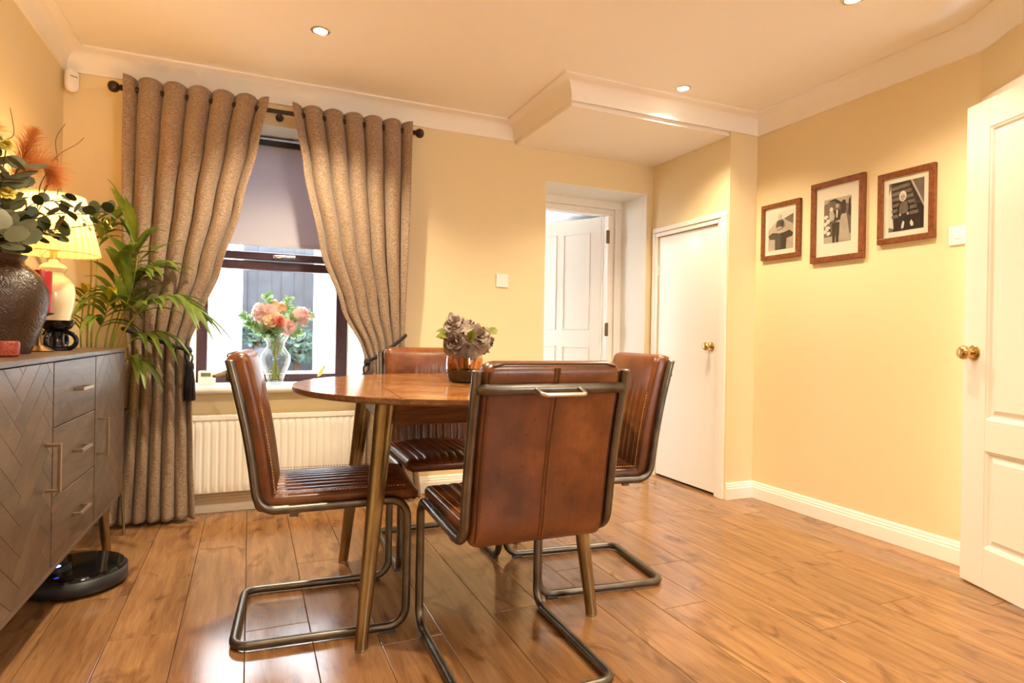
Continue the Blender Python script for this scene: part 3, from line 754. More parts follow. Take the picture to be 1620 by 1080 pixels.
# ------------------------------------------------------------------ things on the sideboard
ZT_ = .907
ur = thing('urn', 'dark brown ridged ceramic urn holding the dried arrangement', 'urn', (-.73, 2.405, ZT_))
pr = [(.078, 0), (.082, .004), (.096, .05), (.116, .11), (.126, .165), (.122, .21), (.104, .25), (.080, .276), (.064, .288), (.060, .298), (.066, .308), (.068, .314), (.062, .316), (.052, .310), (.050, .29), (.06, .27)]
mb = MB(); mb.lathe([(.001, 0)] + pr, 48); mb.f = [f for f in mb.f if not (len(f) == 48 and min(f) > 100)]; mb.build('body', 'urn_glaze', ur, recalc=False)
mb = MB(); mb.lathe([(.001, .268), (.060, .268), (.060, .272), (.001, .272)], 24); mb.build('dark_fill', 'soil', ur)
tp = thing('tealight_pot', 'small orange textured candle pot in front of the urn', 'candle pot', (-.637, 2.129, ZT_))
mb = MB(); mb.lathe([(.001, 0), (.032, 0), (.037, .005), (.038, .038), (.035, .044), (.029, .045), (.027, .038), (.001, .038)], 32); mb.build('pot', 'orange_pot', tp)
mb = MB(); mb.tube([(0, 0, .039), (0, .001, .050)], .0015, 6); mb.build('wick', 'dark_gap', tp)

cs = thing('candlestick', 'brass candlestick with a wide foot carrying the red candle', 'candlestick', (-.673, 2.58, ZT_))
mb = MB(); mb.lathe([(.001, 0), (.042, 0), (.044, .004), (.034, .012), (.014, .022), (.009, .035), (.008, .06), (.012, .072), (.008, .084), (.007, .115), (.012, .124), (.001, .126)], 28); mb.build('stem', 'brass_dark', cs)
mb = MB(); mb.lathe([(.001, .124), (.020, .124), (.040, .132), (.043, .137), (.040, .138), (.001, .136)], 28); mb.build('drip_pan', 'brass_dark', cs)
cn = thing('candle', 'dark red pillar candle standing on the brass candlestick', 'candle', (-.673, 2.58, ZT_ + .1385))
mb = MB(); mb.lathe([(.001, 0), (.033, 0), (.0345, .004), (.0345, .138), (.031, .144), (.024, .140), (.001, .136)], 28); mb.build('wax', 'red_candle', cn)
mb = MB(); mb.tube([(0, 0, .134), (.001, .001, .150)], .0014, 6); mb.build('wick', 'dark_gap', cn)

ob = thing('oil_burner', 'black ceramic oil burner with round side openings', 'oil burner', (-.665, 2.755, ZT_))
mb = MB(); mb.lathe([(.001, 0), (.046, 0), (.050, .004), (.048, .009), (.030, .014), (.024, .03), (.024, .058), (.030, .070), (.001, .074)], 32); mb.build('core', 'black_gloss', ob)
for a in (0.25, PI + .25, PI / 2 + .25, -PI / 2 + .25):
    d = Vector((math.sin(a), math.cos(a), 0)) if False else Vector((math.cos(a), -math.sin(a), 0))
    mb = MB(); pts = bez([d * .024 + Vector((0, 0, .072)), d * .056 + Vector((0, 0, .060)), d * .068 + Vector((0, 0, .036)), d * .056 + Vector((0, 0, .014)), d * .034 + Vector((0, 0, .008))], 6)
    mb.tube(pts, .0085, 10); mb.build('handle', 'black_gloss', ob)
mb = MB(); mb.lathe([(.001, .068), (.026, .070), (.046, .084), (.057, .104), (.0585, .112), (.055, .113), (.046, .096), (.026, .082), (.001, .080)], 32); mb.build('bowl', 'black_gloss', ob)

lp = thing('table_lamp', 'lit table lamp with cream ceramic base and pleated shade', 'lamp', (-.712, 2.892, ZT_))
mb = MB(); mb.lathe([(.001, 0), (.050, 0), (.052, .008), (.046, .016), (.040, .026), (.044, .06), (.058, .12), (.070, .18), (.0735, .22), (.068, .255), (.052, .280), (.038, .290), (.034, .300), (.040, .308), (.046, .318), (.040, .330), (.030, .336), (.018, .340), (.014, .352), (.001, .352)], 40); mb.build('base', 'ceramic_cream', lp)
mb = MB(); mb.lathe([(.001, .350), (.012, .350), (.012, .385), (.018, .387), (.018, .43), (.001, .43)], 20); mb.build('lamp_holder', 'brass', lp)
mb = MB(); mb.lathe([(.001, .425), (.013, .432), (.026, .46), (.030, .485), (.024, .508), (.001, .518)], 20); mb.build('bulb', 'bulb', lp)
PL = 34
def sh(u, v):
    a = 2 * PI * u; r = .152 + (.098 - .152) * v; r += .0038 * (1 if int(u * PL * 2) % 2 else -1)
    return (r * math.cos(a), r * math.sin(a), .375 + .225 * v)
mb = MB(); mb.grid(sh, PL * 6, 8, True); shd = mb.build('shade', 'shade_cloth', lp, smooth=25, recalc=False)
for z, r in ((.375, .153), (.600, .099)):
    mb = MB(); mb.tube([(r * math.cos(2 * PI * k / 48), r * math.sin(2 * PI * k / 48), z) for k in range(48)], .003, 6, True); mb.build('shade_trim', 'shade_cloth', shd)
for a in range(3):
    mb = MB(); mb.tube([(.017 * math.cos(a * 2.094), .017 * math.sin(a * 2.094), .40), (.150 * math.cos(a * 2.094), .150 * math.sin(a * 2.094), .378)], .0015, 6); mb.build('shade_carrier', 'brass', shd)
ld = bpy.data.lights.new('lamp_bulb_light', 'POINT'); ld.energy = 4.5; ld.color = (1, .62, .26); ld.shadow_soft_size = .03
lo = bpy.data.objects.new('lamp_bulb_light', ld); COL.objects.link(lo); lo.parent = lp; lo.location = (0, 0, .54)

# ------------------------------------------------------------------ plants: shared builders
def blade(mb, pts, wid, up_=Vector((0, 0, 1)), fold=.25):
    """folded leaf blade along pts with half-width profile"""
    n = len(pts); P = [Vector(p) for p in pts]; vs_ = []
    for i in range(n):
        t_ = (P[min(n - 1, i + 1)] - P[max(0, i - 1)]).normalized(); s_ = t_.cross(up_)
        if s_.length < .05: s_ = t_.orthogonal()
        s_.normalize(); nn = s_.cross(t_); w = wid[i]
        vs_ += [P[i] - s_ * w + nn * w * fold, P[i], P[i] + s_ * w + nn * w * fold]
    fs = []
    for i in range(n - 1):
        a = i * 3; fs += [(a, a + 1, a + 4, a + 3), (a + 1, a + 2, a + 5, a + 4)]
    return mb.add(vs_, fs)
def round_leaf(mb, c, d, n_, r, ln=1.0):
    """rounded leaf: starts at c, grows along d, facing n_"""
    d = d.normalized(); s_ = d.cross(n_)
    if s_.length < .05: s_ = d.orthogonal()
    s_.normalize(); nn = s_.cross(d); vs_ = [c + d * r * ln + nn * r * .06]
    K = 10
    for k in range(K):
        a = 2 * PI * k / K; q = c + d * (r * ln - r * ln * math.cos(a)) + s_ * r * math.sin(a) * (.92 if abs(math.sin(a)) > .5 else 1); vs_.append(q - nn * r * .10 * (1 - math.cos(2 * a)) / 2)
    return mb.add(vs_, [(0, 1 + k, 1 + (k + 1) % K) for k in range(K)])
rnd = random.Random(11)
def rv3(s_=1): return Vector((rnd.uniform(-s_, s_), rnd.uniform(-s_, s_), rnd.uniform(-s_, s_)))
def flower(mb, c, rad, n_, axis, open_=.9, layers=5, ruff=.25, sq=.9):
    """bloom of cupped petals in a spiral"""
    ax = axis.normalized(); e1 = ax.orthogonal().normalized(); e2 = ax.cross(e1); k = 0
    for L in range(layers):
        f_ = (L + 1) / layers; m_ = max(3, int(n_ * f_))
        tilt = f_ * PI / 2 * open_ * 1.25
        for j in range(m_):
            a = 2 * PI * (j + .5 * (L % 2)) / m_ + rnd.uniform(-.2, .2); out = e1 * math.cos(a) + e2 * math.sin(a); sd = ax.cross(out)
            ln = rad * (.62 + .38 * f_) * rnd.uniform(.85, 1.1); w = rad * (.30 + .26 * f_) * rnd.uniform(.85, 1.15)
            vs_ = []; NU, NV = 4, 4
            for iv in range(NV):
                v = iv / (NV - 1); th = tilt * (.25 + .75 * v); p = c + out * (math.sin(th) * ln * v * sq) + ax * (math.cos(th) * ln * v - rad * .25 * f_)
                p += out * rad * .06 * f_
                wv = w * math.sin(PI * min(.92, .18 + .66 * v)) 
                for iu in range(NU):
                    u = iu / (NU - 1) * 2 - 1
                    q = p + sd * u * wv - out * (abs(u) ** 2) * wv * .45 * (1 - .4 * f_) + ax * (ruff * rad * .22 * rnd.uniform(-1, 1) if v > .6 else 0)
                    vs_.append(q)
            mb.add(vs_, [(iv * NU + iu, iv * NU + iu + 1, (iv + 1) * NU + iu + 1, (iv + 1) * NU + iu) for iv in range(NV - 1) for iu in range(NU - 1)])
    return mb

# dried arrangement in the urn (each sprig is its own thing)
NECK = Vector((-.73, 2.405, ZT_ + .275))
def sprig(label, pts, leaf_r, nleaf, mat, leafmat, start=.3, group=None, name='eucalyptus_sprig', stem_r=.0028, cat='foliage'):
    base = Vector(pts[0]); o = thing(name, label, cat, tuple(base), 0, group)
    P = bez(pts, 8); mb = MB(); mb.tube(P, [stem_r * (1 - .6 * k / len(P)) for k in range(len(P))], 6); mb.build('stem', mat, o, True)
    n = len(P)
    for k in range(nleaf):
        f_ = start + (1 - start) * k / max(1, nleaf - 1); i = min(n - 2, int(f_ * (n - 1))); t_ = (P[i + 1] - P[i]).normalized()
        a = k * 2.4; s_ = t_.orthogonal().normalized(); s_ = Quaternion(t_, a + rnd.uniform(-.4, .4)) @ s_
        d = (s_ * .9 + t_ * .45 + Vector((.12, -.12, 0))).normalized(); mb = MB()
        nrm_ = (t_ * .8 + Vector((0, -.7, .5)) + rv3(.4)).normalized()
        round_leaf(mb, P[i] + d * .004, d, nrm_, leaf_r * rnd.uniform(.75, 1.15), 1.0); mb.build('leaf', leafmat, o, True, recalc=False)
    return o
G = 'eucalyptus sprigs in the brown urn'
sprig('broad grey-green eucalyptus sprig rising at the left of the urn', [NECK, (-.755, 2.40, 1.30), (-.76, 2.37, 1.45), (-.735, 2.33, 1.56)], .036, 18, 'stem_dark', 'euc_leaf', .25, G)
sprig('short grey-green eucalyptus sprig above the urn rim', [NECK, (-.73, 2.37, 1.27), (-.71, 2.32, 1.36), (-.69, 2.28, 1.44)], .036, 16, 'stem_dark', 'euc_leaf', .25, G)
sprig('dark eucalyptus sprig leaning low over the urn shoulder', [NECK, (-.70, 2.40, 1.26), (-.64, 2.42, 1.30), (-.585, 2.44, 1.31)], .028, 14, 'stem_dark', 'euc_leaf_dark', .25, G)
sprig('long dark eucalyptus sprig reaching across the lamp shade', [NECK, (-.70, 2.41, 1.30), (-.61, 2.46, 1.37), (-.53, 2.50, 1.385), (-.455, 2.53, 1.41)], .023, 22, 'stem_dark', 'euc_leaf_dark', .3, G)
sprig('dark eucalyptus sprig crossing the top of the lamp shade', [NECK, (-.70, 2.42, 1.32), (-.645, 2.46, 1.40), (-.575, 2.49, 1.435)], .022, 15, 'stem_dark', 'euc_leaf_dark', .35, G)
sprig('fine eucalyptus sprig with tiny pale leaves at the lamp shade edge', [NECK, (-.68, 2.44, 1.29), (-.59, 2.50, 1.33), (-.50, 2.55, 1.36), (-.47, 2.57, 1.37)], .009, 16, 'stem_dark', 'bud_yellow', .4, G)
sprig('grey-green eucalyptus sprig at the far left of the arrangement', [NECK, (-.77, 2.39, 1.28), (-.79, 2.35, 1.40), (-.78, 2.31, 1.50)], .036, 14, 'stem_dark', 'euc_leaf', .25, G)
sprig('drooping grey-green eucalyptus sprig just above the urn neck', [NECK, (-.715, 2.37, 1.25), (-.67, 2.31, 1.29), (-.655, 2.26, 1.30)], .034, 12, 'stem_dark', 'euc_leaf', .2, G)
sprig('grey-green eucalyptus sprig in the middle beside the pampas', [NECK, (-.725, 2.39, 1.32), (-.695, 2.36, 1.43), (-.665, 2.34, 1.50)], .034, 14, 'stem_dark', 'euc_leaf', .3, G)
for lab, p, rr in (('upper yellow ranunculus bud in the urn arrangement', (-.700, 2.34, 1.555), .026), ('lower yellow ranunculus bud in the urn arrangement', (-.675, 2.27, 1.395), .027), ('small yellow bud at the far left of the urn arrangement', (-.74, 2.32, 1.47), .02)):
    o = thing('ranunculus', lab, 'flower', tuple(NECK)); p = Vector(p)
    mb = MB(); mb.tube(bez([NECK, NECK.lerp(p, .5) + Vector((-.01, 0, .02)), p], 8), .002, 6); mb.build('stem', 'stem_dark', o, True)
    mb = MB(); flower(mb, p, rr, 7, Vector((.35, -.5, .6)), .8, 4, .1); mb.build('bloom', 'bud_yellow', o, True, recalc=False)
GP = 'russet pampas plumes in the brown urn'
for lab, pts, w in (('tall russet pampas plume leaning right above the lamp', [NECK, (-.735, 2.45, 1.38), (-.70, 2.48, 1.54), (-.672, 2.50, 1.655)], .085),
                    ('drooping russet pampas plume behind the lamp shade top', [NECK, (-.73, 2.46, 1.40), (-.67, 2.52, 1.545), (-.62, 2.55, 1.49)], .10),
                    ('russet pampas plume at the left edge of the arrangement', [NECK, (-.77, 2.42, 1.40), (-.80, 2.44, 1.56), (-.775, 2.47, 1.655)], .085)):
    o = thing('pampas_plume', lab, 'dried grass', tuple(NECK), 0, GP); P = bez(pts, 16)
    mb = MB(); mb.tube(P, .002, 6); mb.build('stem', 'twig', o, True)
    mb = MB(); n = len(P)
    for k in range(950):
        f_ = .42 + .58 * rnd.random() ** .9; i = min(n - 2, int(f_ * (n - 1))); t_ = (P[i + 1] - P[i]).normalized(); s_ = Quaternion(t_, rnd.uniform(0, 2 * PI)) @ t_.orthogonal().normalized()
        ln = w * rnd.uniform(.5, 1.25) * math.sin(PI * min(1, .25 + .7 * (f_ - .42) / .58)); d = (t_ * .9 + s_ * .8).normalized()
        a = P[i]; b = a + d * ln * .55; c = a + d * ln * .9 + s_ * ln * .3 + Vector((0, 0, -.12 * ln)); q = t_.cross(s_) * .0009
        mb.add([a - q, a + q, b + q * .8, b - q * .8, c], [(0, 1, 2, 3), (3, 2, 4)])
    stuff(mb.build('plume', 'pampas', o, True, recalc=False))
GT = 'curly willow twigs in the brown urn'
for lab, pts in (('curly willow twig reaching furthest right over the wall corner', [(-.66, 2.52, 1.40), (-.65, 2.53, 1.47), (-.625, 2.54, 1.50), (-.635, 2.545, 1.56), (-.61, 2.55, 1.60), (-.57, 2.555, 1.635), (-.548, 2.56, 1.665)]),
                 ('curly willow twig forking behind the pampas plume', [(-.67, 2.51, 1.38), (-.662, 2.52, 1.47), (-.64, 2.53, 1.53), (-.618, 2.535, 1.555), (-.625, 2.54, 1.64), (-.60, 2.545, 1.70)]),
                 ('thin upright curly willow twig at the left', [(-.76, 2.45, 1.45), (-.75, 2.46, 1.58), (-.722, 2.47, 1.62), (-.728, 2.475, 1.68), (-.735, 2.48, 1.71)]),
                 ('curly willow twig bending down over the lamp shade', [(-.70, 2.47, 1.36), (-.66, 2.50, 1.42), (-.64, 2.53, 1.49), (-.645, 2.535, 1.55), (-.62, 2.54, 1.575)])):
    o = thing('willow_twig', lab, 'twig', tuple(NECK), 0, GT); P = bez([NECK] + pts, 8)
    mb = MB(); mb.tube(P, [.0022 * (1 - .65 * k / len(P)) for k in range(len(P))], 6); mb.build('stem', 'twig', o, True)

# ------------------------------------------------------------------ potted palm behind the sideboard
PB = Vector((-.655, 3.43, .60))
pm = thing('potted_palm', 'tall green potted palm standing between sideboard and curtain', 'plant', (PB.x, PB.y, 0))
mb = MB(); mb.lathe([(.001, .30), (.085, .30), (.098, .34), (.118, .58), (.122, .60), (.113, .60), (.108, .575), (.001, .57)], 32, (PB.x, PB.y, 0)); pot = mb.build('pot', 'pot_dark', pm, True)
mb = MB(); mb.lathe([(.001, .565), (.107, .565), (.107, .578), (.001, .582)], 24, (PB.x, PB.y, 0)); mb.build('soil', 'soil', pot, True)
stn = MB(); stn.tube([(PB.x + .10 * math.cos(2 * PI * k / 32), PB.y + .10 * math.sin(2 * PI * k / 32), .295) for k in range(32)], .006, 8, True); stand = stn.build('stand_ring', 'brass_dark', pm, True)
for a in (-.25, PI / 2, PI + .25):
    ca, sa = math.cos(a), math.sin(a); foot = (PB.x + .118 * ca, PB.y + .118 * sa, 0) 
    mb = MB(); mb.tube([foot, (PB.x + .098 * ca, PB.y + .098 * sa, .30)], [.0065, .010], 10); mb.build('stand_leg', 'antique_brass', pm, True)
def frond(pts, start, nleaf, ln, droop, mat='palm_leaf', yell=0.0, wid=.018):
    P = bez(pts, 10); n = len(P); o = empty('frond', (0, 0, 0), 0, pm)
    mb = MB(); mb.tube(P, [.0055 * (1 - .7 * k / n) for k in range(n)], 7); mb.build('frond_stem', 'stem_green', o, True)
    for k in range(nleaf):
        f_ = start + (1 - start) * k / (nleaf - 1); i = min(n - 2, int(f_ * (n - 1))); t_ = (P[i + 1] - P[i]).normalized()
        s_ = t_.cross(Vector((0, 0, 1))); s_ = s_.normalized() if s_.length > .05 else Vector((1, 0, 0))
        sg = 1 if k % 2 else -1
        d = (t_ * rnd.uniform(.7, 1.0) + s_ * sg * rnd.uniform(.55, .95) + Vector((0, 0, rnd.uniform(.0, .25)))).normalized()
        if k == nleaf - 1: d = t_
        L = ln * rnd.uniform(.85, 1.3) * (1 - .35 * abs(f_ - .6)); q = []
        for j in range(8):
            v = j / 7; p = P[i] + d * L * v + Vector((0, 0, -droop * L * v * v * rnd.uniform(.95, 1.05))); p.x = max(p.x, XL + .012); p.y = min(p.y, YW - .16); q.append(p)
        w = [wid * rnd.uniform(.95, 1.05) * x for x in (.25, .7, 1, 1, .85, .6, .35, .03)]
        mb = MB(); blade(mb, q, w, fold=.35); mb.build('leaflet', 'palm_leaf_yellow' if rnd.random() < yell else mat, o, True, recalc=False)
S = lambda x, y, z=.58: (PB.x + x, PB.y + y, z)
frond([S(.02, 0), (-.60, 3.40, .92), (-.53, 3.37, 1.15), (-.50, 3.35, 1.36), (-.545, 3.34, 1.53)], .40, 18, .30, .35, wid=.0195)
frond([S(.03, .0), (-.57, 3.38, .92), (-.48, 3.34, 1.08), (-.37, 3.31, 1.15), (-.28, 3.29, 1.12)], .45, 17, .27, .55)
frond([S(-.03, .02), (-.715, 3.46, .92), (-.705, 3.47, 1.25), (-.71, 3.46, 1.42), (-.69, 3.43, 1.50)], .72, 8, .24, .55, wid=.017)
frond([S(-.02, .0), (-.690, 3.42, .95), (-.675, 3.42, 1.20), (-.66, 3.41, 1.40), (-.60, 3.39, 1.50)], .74, 7, .22, .45, wid=.017)
frond([S(-.04, -.02), (-.725, 3.39, .92), (-.715, 3.36, 1.06), (-.70, 3.33, 1.16)], .75, 10, .22, .9, 'palm_leaf', .8, wid=.0195)
frond([S(0, -.03), (-.66, 3.36, .92), (-.62, 3.32, 1.04), (-.60, 3.29, 1.13)], .5, 13, .24, .85, 'palm_leaf', .3, wid=.0195)
frond([S(.04, -.02), (-.56, 3.36, .86), (-.49, 3.33, .96), (-.42, 3.31, .98)], .55, 9, .18, .9)
frond([S(.05, .0), (-.57, 3.38, .78), (-.52, 3.34, .86), (-.47, 3.31, .84)], .6, 7, .14, .7)
frond([S(-.06, .0), (-.775, 3.40, .86), (-.80, 3.36, 1.0), (-.79, 3.33, 1.05)], .7, 6, .15, 1.0, 'palm_leaf', .3)
frond([S(.0, .02), (-.62, 3.45, .90), (-.575, 3.47, 1.12), (-.52, 3.46, 1.24), (-.43, 3.44, 1.30)], .5, 15, .25, .6, wid=.0195)
frond([S(.01, -.01), (-.625, 3.38, .92), (-.585, 3.35, 1.10), (-.56, 3.33, 1.26), (-.50, 3.31, 1.37)], .45, 15, .26, .5, wid=.0195)

# ------------------------------------------------------------------ curtains, pole, tie-backs
YC = 3.575
pole = thing('curtain_pole', 'dark bronze curtain pole with ball finials above the window', 'curtain pole', (.14, YC, 2.205))
mb = MB(); mb.tube([(-.610, YC, 2.205), (.885, YC, 2.205)], .0125, 16); mb.build('rod', 'pole_bronze', pole, True)
for x, s_ in ((-.612, -1), (.887, 1)):
    mb = MB(); mb.lathe([(.001, -.006), (.013, -.006), (.016, .002), (.012, .008), (.020, .014), (.0265, .024), (.0285, .034), (.0265, .045), (.019, .055), (.001, .061)], 24, (x, YC, 2.205), Matrix.Rotation(s_ * PI / 2, 4, 'Y')); mb.build('finial', 'pole_bronze', pole, True)
for x in (-.59, .135, .86):
    mb = MB(); mb.tube([(x, YC + .012, 2.205), (x, YW - .001, 2.205)], .008, 10); mb.lathe([(.001, 0), (.022, 0), (.022, .006), (.001, .006)], 16, (x, YW, 2.205), Matrix.Rotation(PI / 2, 4, 'X')); mb.build('bracket', 'pole_bronze', pole, True)
def curtain(name, label, edges, sign, nf=6):
    """edges: table z -> (left, right, amplitude, y shift)"""
    zt = [e[0] for e in edges]
    T = [[(e[0], e[k]) for e in edges] for k in range(1, 5)]
    ph = [rnd.uniform(-.25, .25) for _ in range(nf + 2)]
    def sm(tab, z):
        # smooth interpolation
        for (a, va), (b, vb) in zip(tab, tab[1:]):
            if z <= b:
                u = (z - a) / (b - a); u = u if False else u * u * (3 - 2 * u) * .5 + u * .5; return va + (vb - va) * u
        return tab[-1][1]
    z0, z1 = zt[0], zt[-1]
    def fn(u, v):
        z = z0 + (z1 - z0) * v
        l, r, A, ys = [sm(t_, z) for t_ in T]
        th = 2 * PI * nf * u
        w = (r - l) / nf
        loose = max(0, min(1, (2.0 - z) / 1.0))
        kf = int(min(nf, u * nf + .5)); amp = A * (1 + .55 * loose * ph[kf])
        x = l + (r - l) * u + (1.25 if z > 1.2 else 1.0) * w / (2 * PI) * math.sin(th) + .25 * loose * w * ph[kf] * math.sin(th * .5 + z * 2)
        y = YC + ys - amp * math.cos(th) + .006 * loose * math.sin(th * 2 + z * 7)
        top_dip = .012 * (1 - math.cos(th)) / 2 if z > 2.2 else 0
        return (x, y, z - top_dip)
    c = thing(name, label, 'curtain', ((edges[0][1] + edges[0][2]) / 2, YC, 0), 0, 'eyelet curtains at the window')
    mb = MB(); mb.grid(fn, nf * 20 + 1, 110); mb.build('cloth', 'curtain_cloth', c, True, smooth=80, solid=.004)
    for k in range(nf):
        for q in (.25, .75):
            u = (k + q) / nf; l, r = edges[-1][1], edges[-1][2]; x = l + (r - l) * u + 1.25 * (r - l) / nf / (2 * PI) * math.sin(2 * PI * nf * u)
            mb = MB(); mb.tube([(x + .002 * (1 if q < .5 else -1), YC + .015 * math.cos(2 * PI * j / 16), 2.205 + .015 * math.sin(2 * PI * j / 16)) for j in range(16)], .002, 6, True); mb.build('eyelet', 'pole_bronze', c, True)
    return c
curtain('curtain', 'brown woven eyelet curtain left of the window, behind the palm',
        [(.022, -.625, -.245, .036, -.045), (.35, -.605, -.262, .036, -.035), (.70, -.580, -.275, .030, -.01), (.86, -.565, -.285, .026, .0), (.93, -.567, -.287, .026, .0), (1.07, -.585, -.236, .030, 0), (1.31, -.592, -.148, .036, 0), (1.66, -.598, -.050, .042, 0), (2.0, -.600, .027, .046, 0), (2.262, -.600, .075, .046, 0)], 1)
curtain('curtain', 'brown woven eyelet curtain on the doorway side of the window',
        [(.022, .595, .945, .036, -.045), (.35, .605, .915, .036, -.035), (.70, .625, .875, .030, -.01), (.82, .630, .850, .026, .0), (.90, .600, .846, .026, .0), (1.13, .478, .850, .032, 0), (1.47, .350, .857, .038, 0), (1.9, .257, .864, .044, 0), (2.255, .194, .868, .044, 0)], -1)
def tieback(label, loop, knot_, tas):
    o = thing('tieback', label, 'tieback', loop[-1], 0, 'black rope tie-backs')
    mb = MB(); P = bez(loop, 8); mb.tube(P, .0105, 10); rp = mb.build('rope', 'black_rope', o, True)
    Q = bez(loop[::-1][:1] + [(loop[-1][0] - .01, loop[-1][1] - .02, loop[-1][2])] if False else [loop[-1], loop[0]], 2)
    mb = MB(); mb.lathe([(.001, -.022), (.014, -.018), (.021, 0), (.014, .018), (.001, .022)], 16, knot_); mb.build('knot', 'black_rope', o, True)
    k = Vector(knot_); t_ = Vector(tas)
    for s_ in (-.006, .006):
        mb = MB(); mb.tube(bez([k, k.lerp(t_, .5) + Vector((s_ * 2.6, -.008, 0)), t_ + Vector((s_, 0, 0))], 6), .0055, 8); mb.build('cord', 'black_rope', o, True)
    mb = MB(); mb.lathe([(.001, .006), (.012, .004), (.019, -.010), (.020, -.030), (.016, -.040), (.018, -.046), (.001, -.046)], 18, tas); hd = mb.build('tassel_head', 'black_rope', o, True)
    mb = MB()
    for j in range(46):
        a = j * 2.4; r = .020 * math.sqrt((j + .5) / 46); x, y = math.cos(a) * r, math.sin(a) * r
        mb.tube([t_ + Vector((x * .8, y * .8, -.042)), t_ + Vector((x * 1.2, y * 1.2, -.11)), t_ + Vector((x * 1.35, y * 1.35, -.195 + rnd.uniform(-.004, .004)))], .0028, 5)
    stuff(mb.build('tassel_skirt', 'black_rope', o, True))
    mb = MB(); mb.tube([(loop[0][0], YW - .001, loop[0][2]), (loop[0][0], loop[0][1], loop[0][2]), ], .006, 8); mb.build('wall_hook', 'pole_bronze', o, True)
tieback('black rope tie-back with long tassel on the left curtain', [(-.592, 3.60, .995), (-.56, 3.527, .985), (-.46, 3.507, .950), (-.36, 3.513, .912), (-.297, 3.533, .893)], (-.292, 3.525, .885), (-.282, 3.520, .825))
tieback('black rope tie-back with tassel on the curtain nearest the doorway', [(.862, 3.61, .985), (.838, 3.53, .975), (.77, 3.507, .925), (.69, 3.508, .866), (.632, 3.527, .836)], (.622, 3.527, .824), (.612, 3.525, .765))

# ------------------------------------------------------------------ vase of peonies on the table
VC = Vector((.800, 2.325, .800))
vz = thing('glass_bowl_vase', 'amber glass bowl vase with a dark base on the table', 'vase', tuple(VC))
outer = [(.040, 0), (.058, .004), (.070, .020), (.075, .045), (.0755, .085), (.073, .112), (.068, .128), (.067, .136)]
mb = MB(); mb.lathe([(.001, 0)] + outer[:4] + [(.0755, .052), (.071, .052), (.066, .024), (.04, .012), (.001, .010)], 40); mb.build('dark_base', 'amber_dark', vz)
mb = MB(); mb.lathe([(.0755, .052), (.0755, .085), (.0735, .100)], 40); mb.f = mb.f[:-2]; mb.build('amber_band', 'amber_glass', vz, recalc=False)
mb = MB(); mb.lathe([(.0735, .100), (.071, .118), (.067, .130), (.066, .138)], 40); mb.f = mb.f[:-2]; mb.build('clear_rim', 'vase_glass', vz, recalc=False)
mb = MB(); mb.tube([(.066 * math.cos(2 * PI * k / 40), .066 * math.sin(2 * PI * k / 40), .138) for k in range(40)], .0016, 6, True); mb.build('lip', 'vase_glass', vz)
heads = [((-.048, -.02, .228), .060, (-.4, -.5, .75), 'petal_grey', 'topmost grey faux peony in the amber vase'),
         ((-.058, -.045, .158), .056, (-.6, -.8, .1), 'petal_grey_dark', 'low grey faux peony drooping at the left of the amber vase'),
         ((.032, -.05, .178), .068, (.1, -.9, .35), 'petal_grey', 'largest grey faux peony facing the camera in the amber vase'),
         ((.085, .0, .165), .052, (.9, -.3, .1), 'petal_grey_dark', 'grey faux peony at the doorway side of the amber vase'),
         ((.015, .05, .215), .056, (.2, .5, .8), 'petal_grey', 'grey faux peony at the back of the amber vase')]
for p, r_, ax, mt, lab in heads:
    b_ = VC + Vector((p[0] * .3, p[1] * .3, .016)); o = thing('peony', lab, 'flower', tuple(b_), 0, 'grey faux peonies in the amber vase'); P = VC + Vector(p)
    mb = MB(); mb.tube(bez([b_, b_.lerp(P, .55) + Vector((0, 0, .02)), P], 6), .0022, 6); mb.build('stem', 'stem_dark', o, True)
    mb = MB(); flower(mb, P, r_ * 1.15, 14, Vector(ax), 1.1, 7, .8); mb.build('bloom', mt, o, True, recalc=False)
    e = Vector(ax).normalized()
    for k in range(2):
        q = P - e * r_ * .5; d = (Vector((e.y, -e.x, .25)) * (1 if k else -1) + rv3(.4)).normalized()
        if d.z < -.2: d.z = .1
        mb = MB(); blade(mb, [q + d * r_ * 1.5 * v + Vector((0, 0, -.012 * v * v)) for v in (0, .25, .5, .75, 1)], [.003, .014, .019, .012, .001], Vector((.2, -.6, .7))); mb.build('leaf', 'leaf_green', o, True, recalc=False)
for lab, p, d in (('green leaf sprig between the two front peonies', (-.012, -.085, .175), (.02, -.2, .3)), ('yellow-green leaf sprig at the left of the peonies', (-.085, -.03, .19), (-.8, -.1, .1)), ('upright green leaf sprig at the doorway side of the peonies', (.10, -.02, .20), (.5, 0, .8))):
    b_ = VC + Vector((0, 0, .016)); o = thing('leaf_sprig', lab, 'leaf', tuple(b_)); P = VC + Vector(p); D = Vector(d).normalized()
    mb = MB(); mb.tube(bez([b_, b_.lerp(P, .6), P], 6), .0016, 6); mb.build('stem', 'stem_dark', o, True)
    for k in range(3):
        dd = (D + rv3(.7)).normalized(); mb = MB(); blade(mb, [P + dd * .045 * v for v in (0, .25, .5, .75, 1)], [.003, .012, .017, .010, .001], Vector((.1, -.8, .5))); mb.build('leaf', 'leaf_green', o, True, recalc=False)

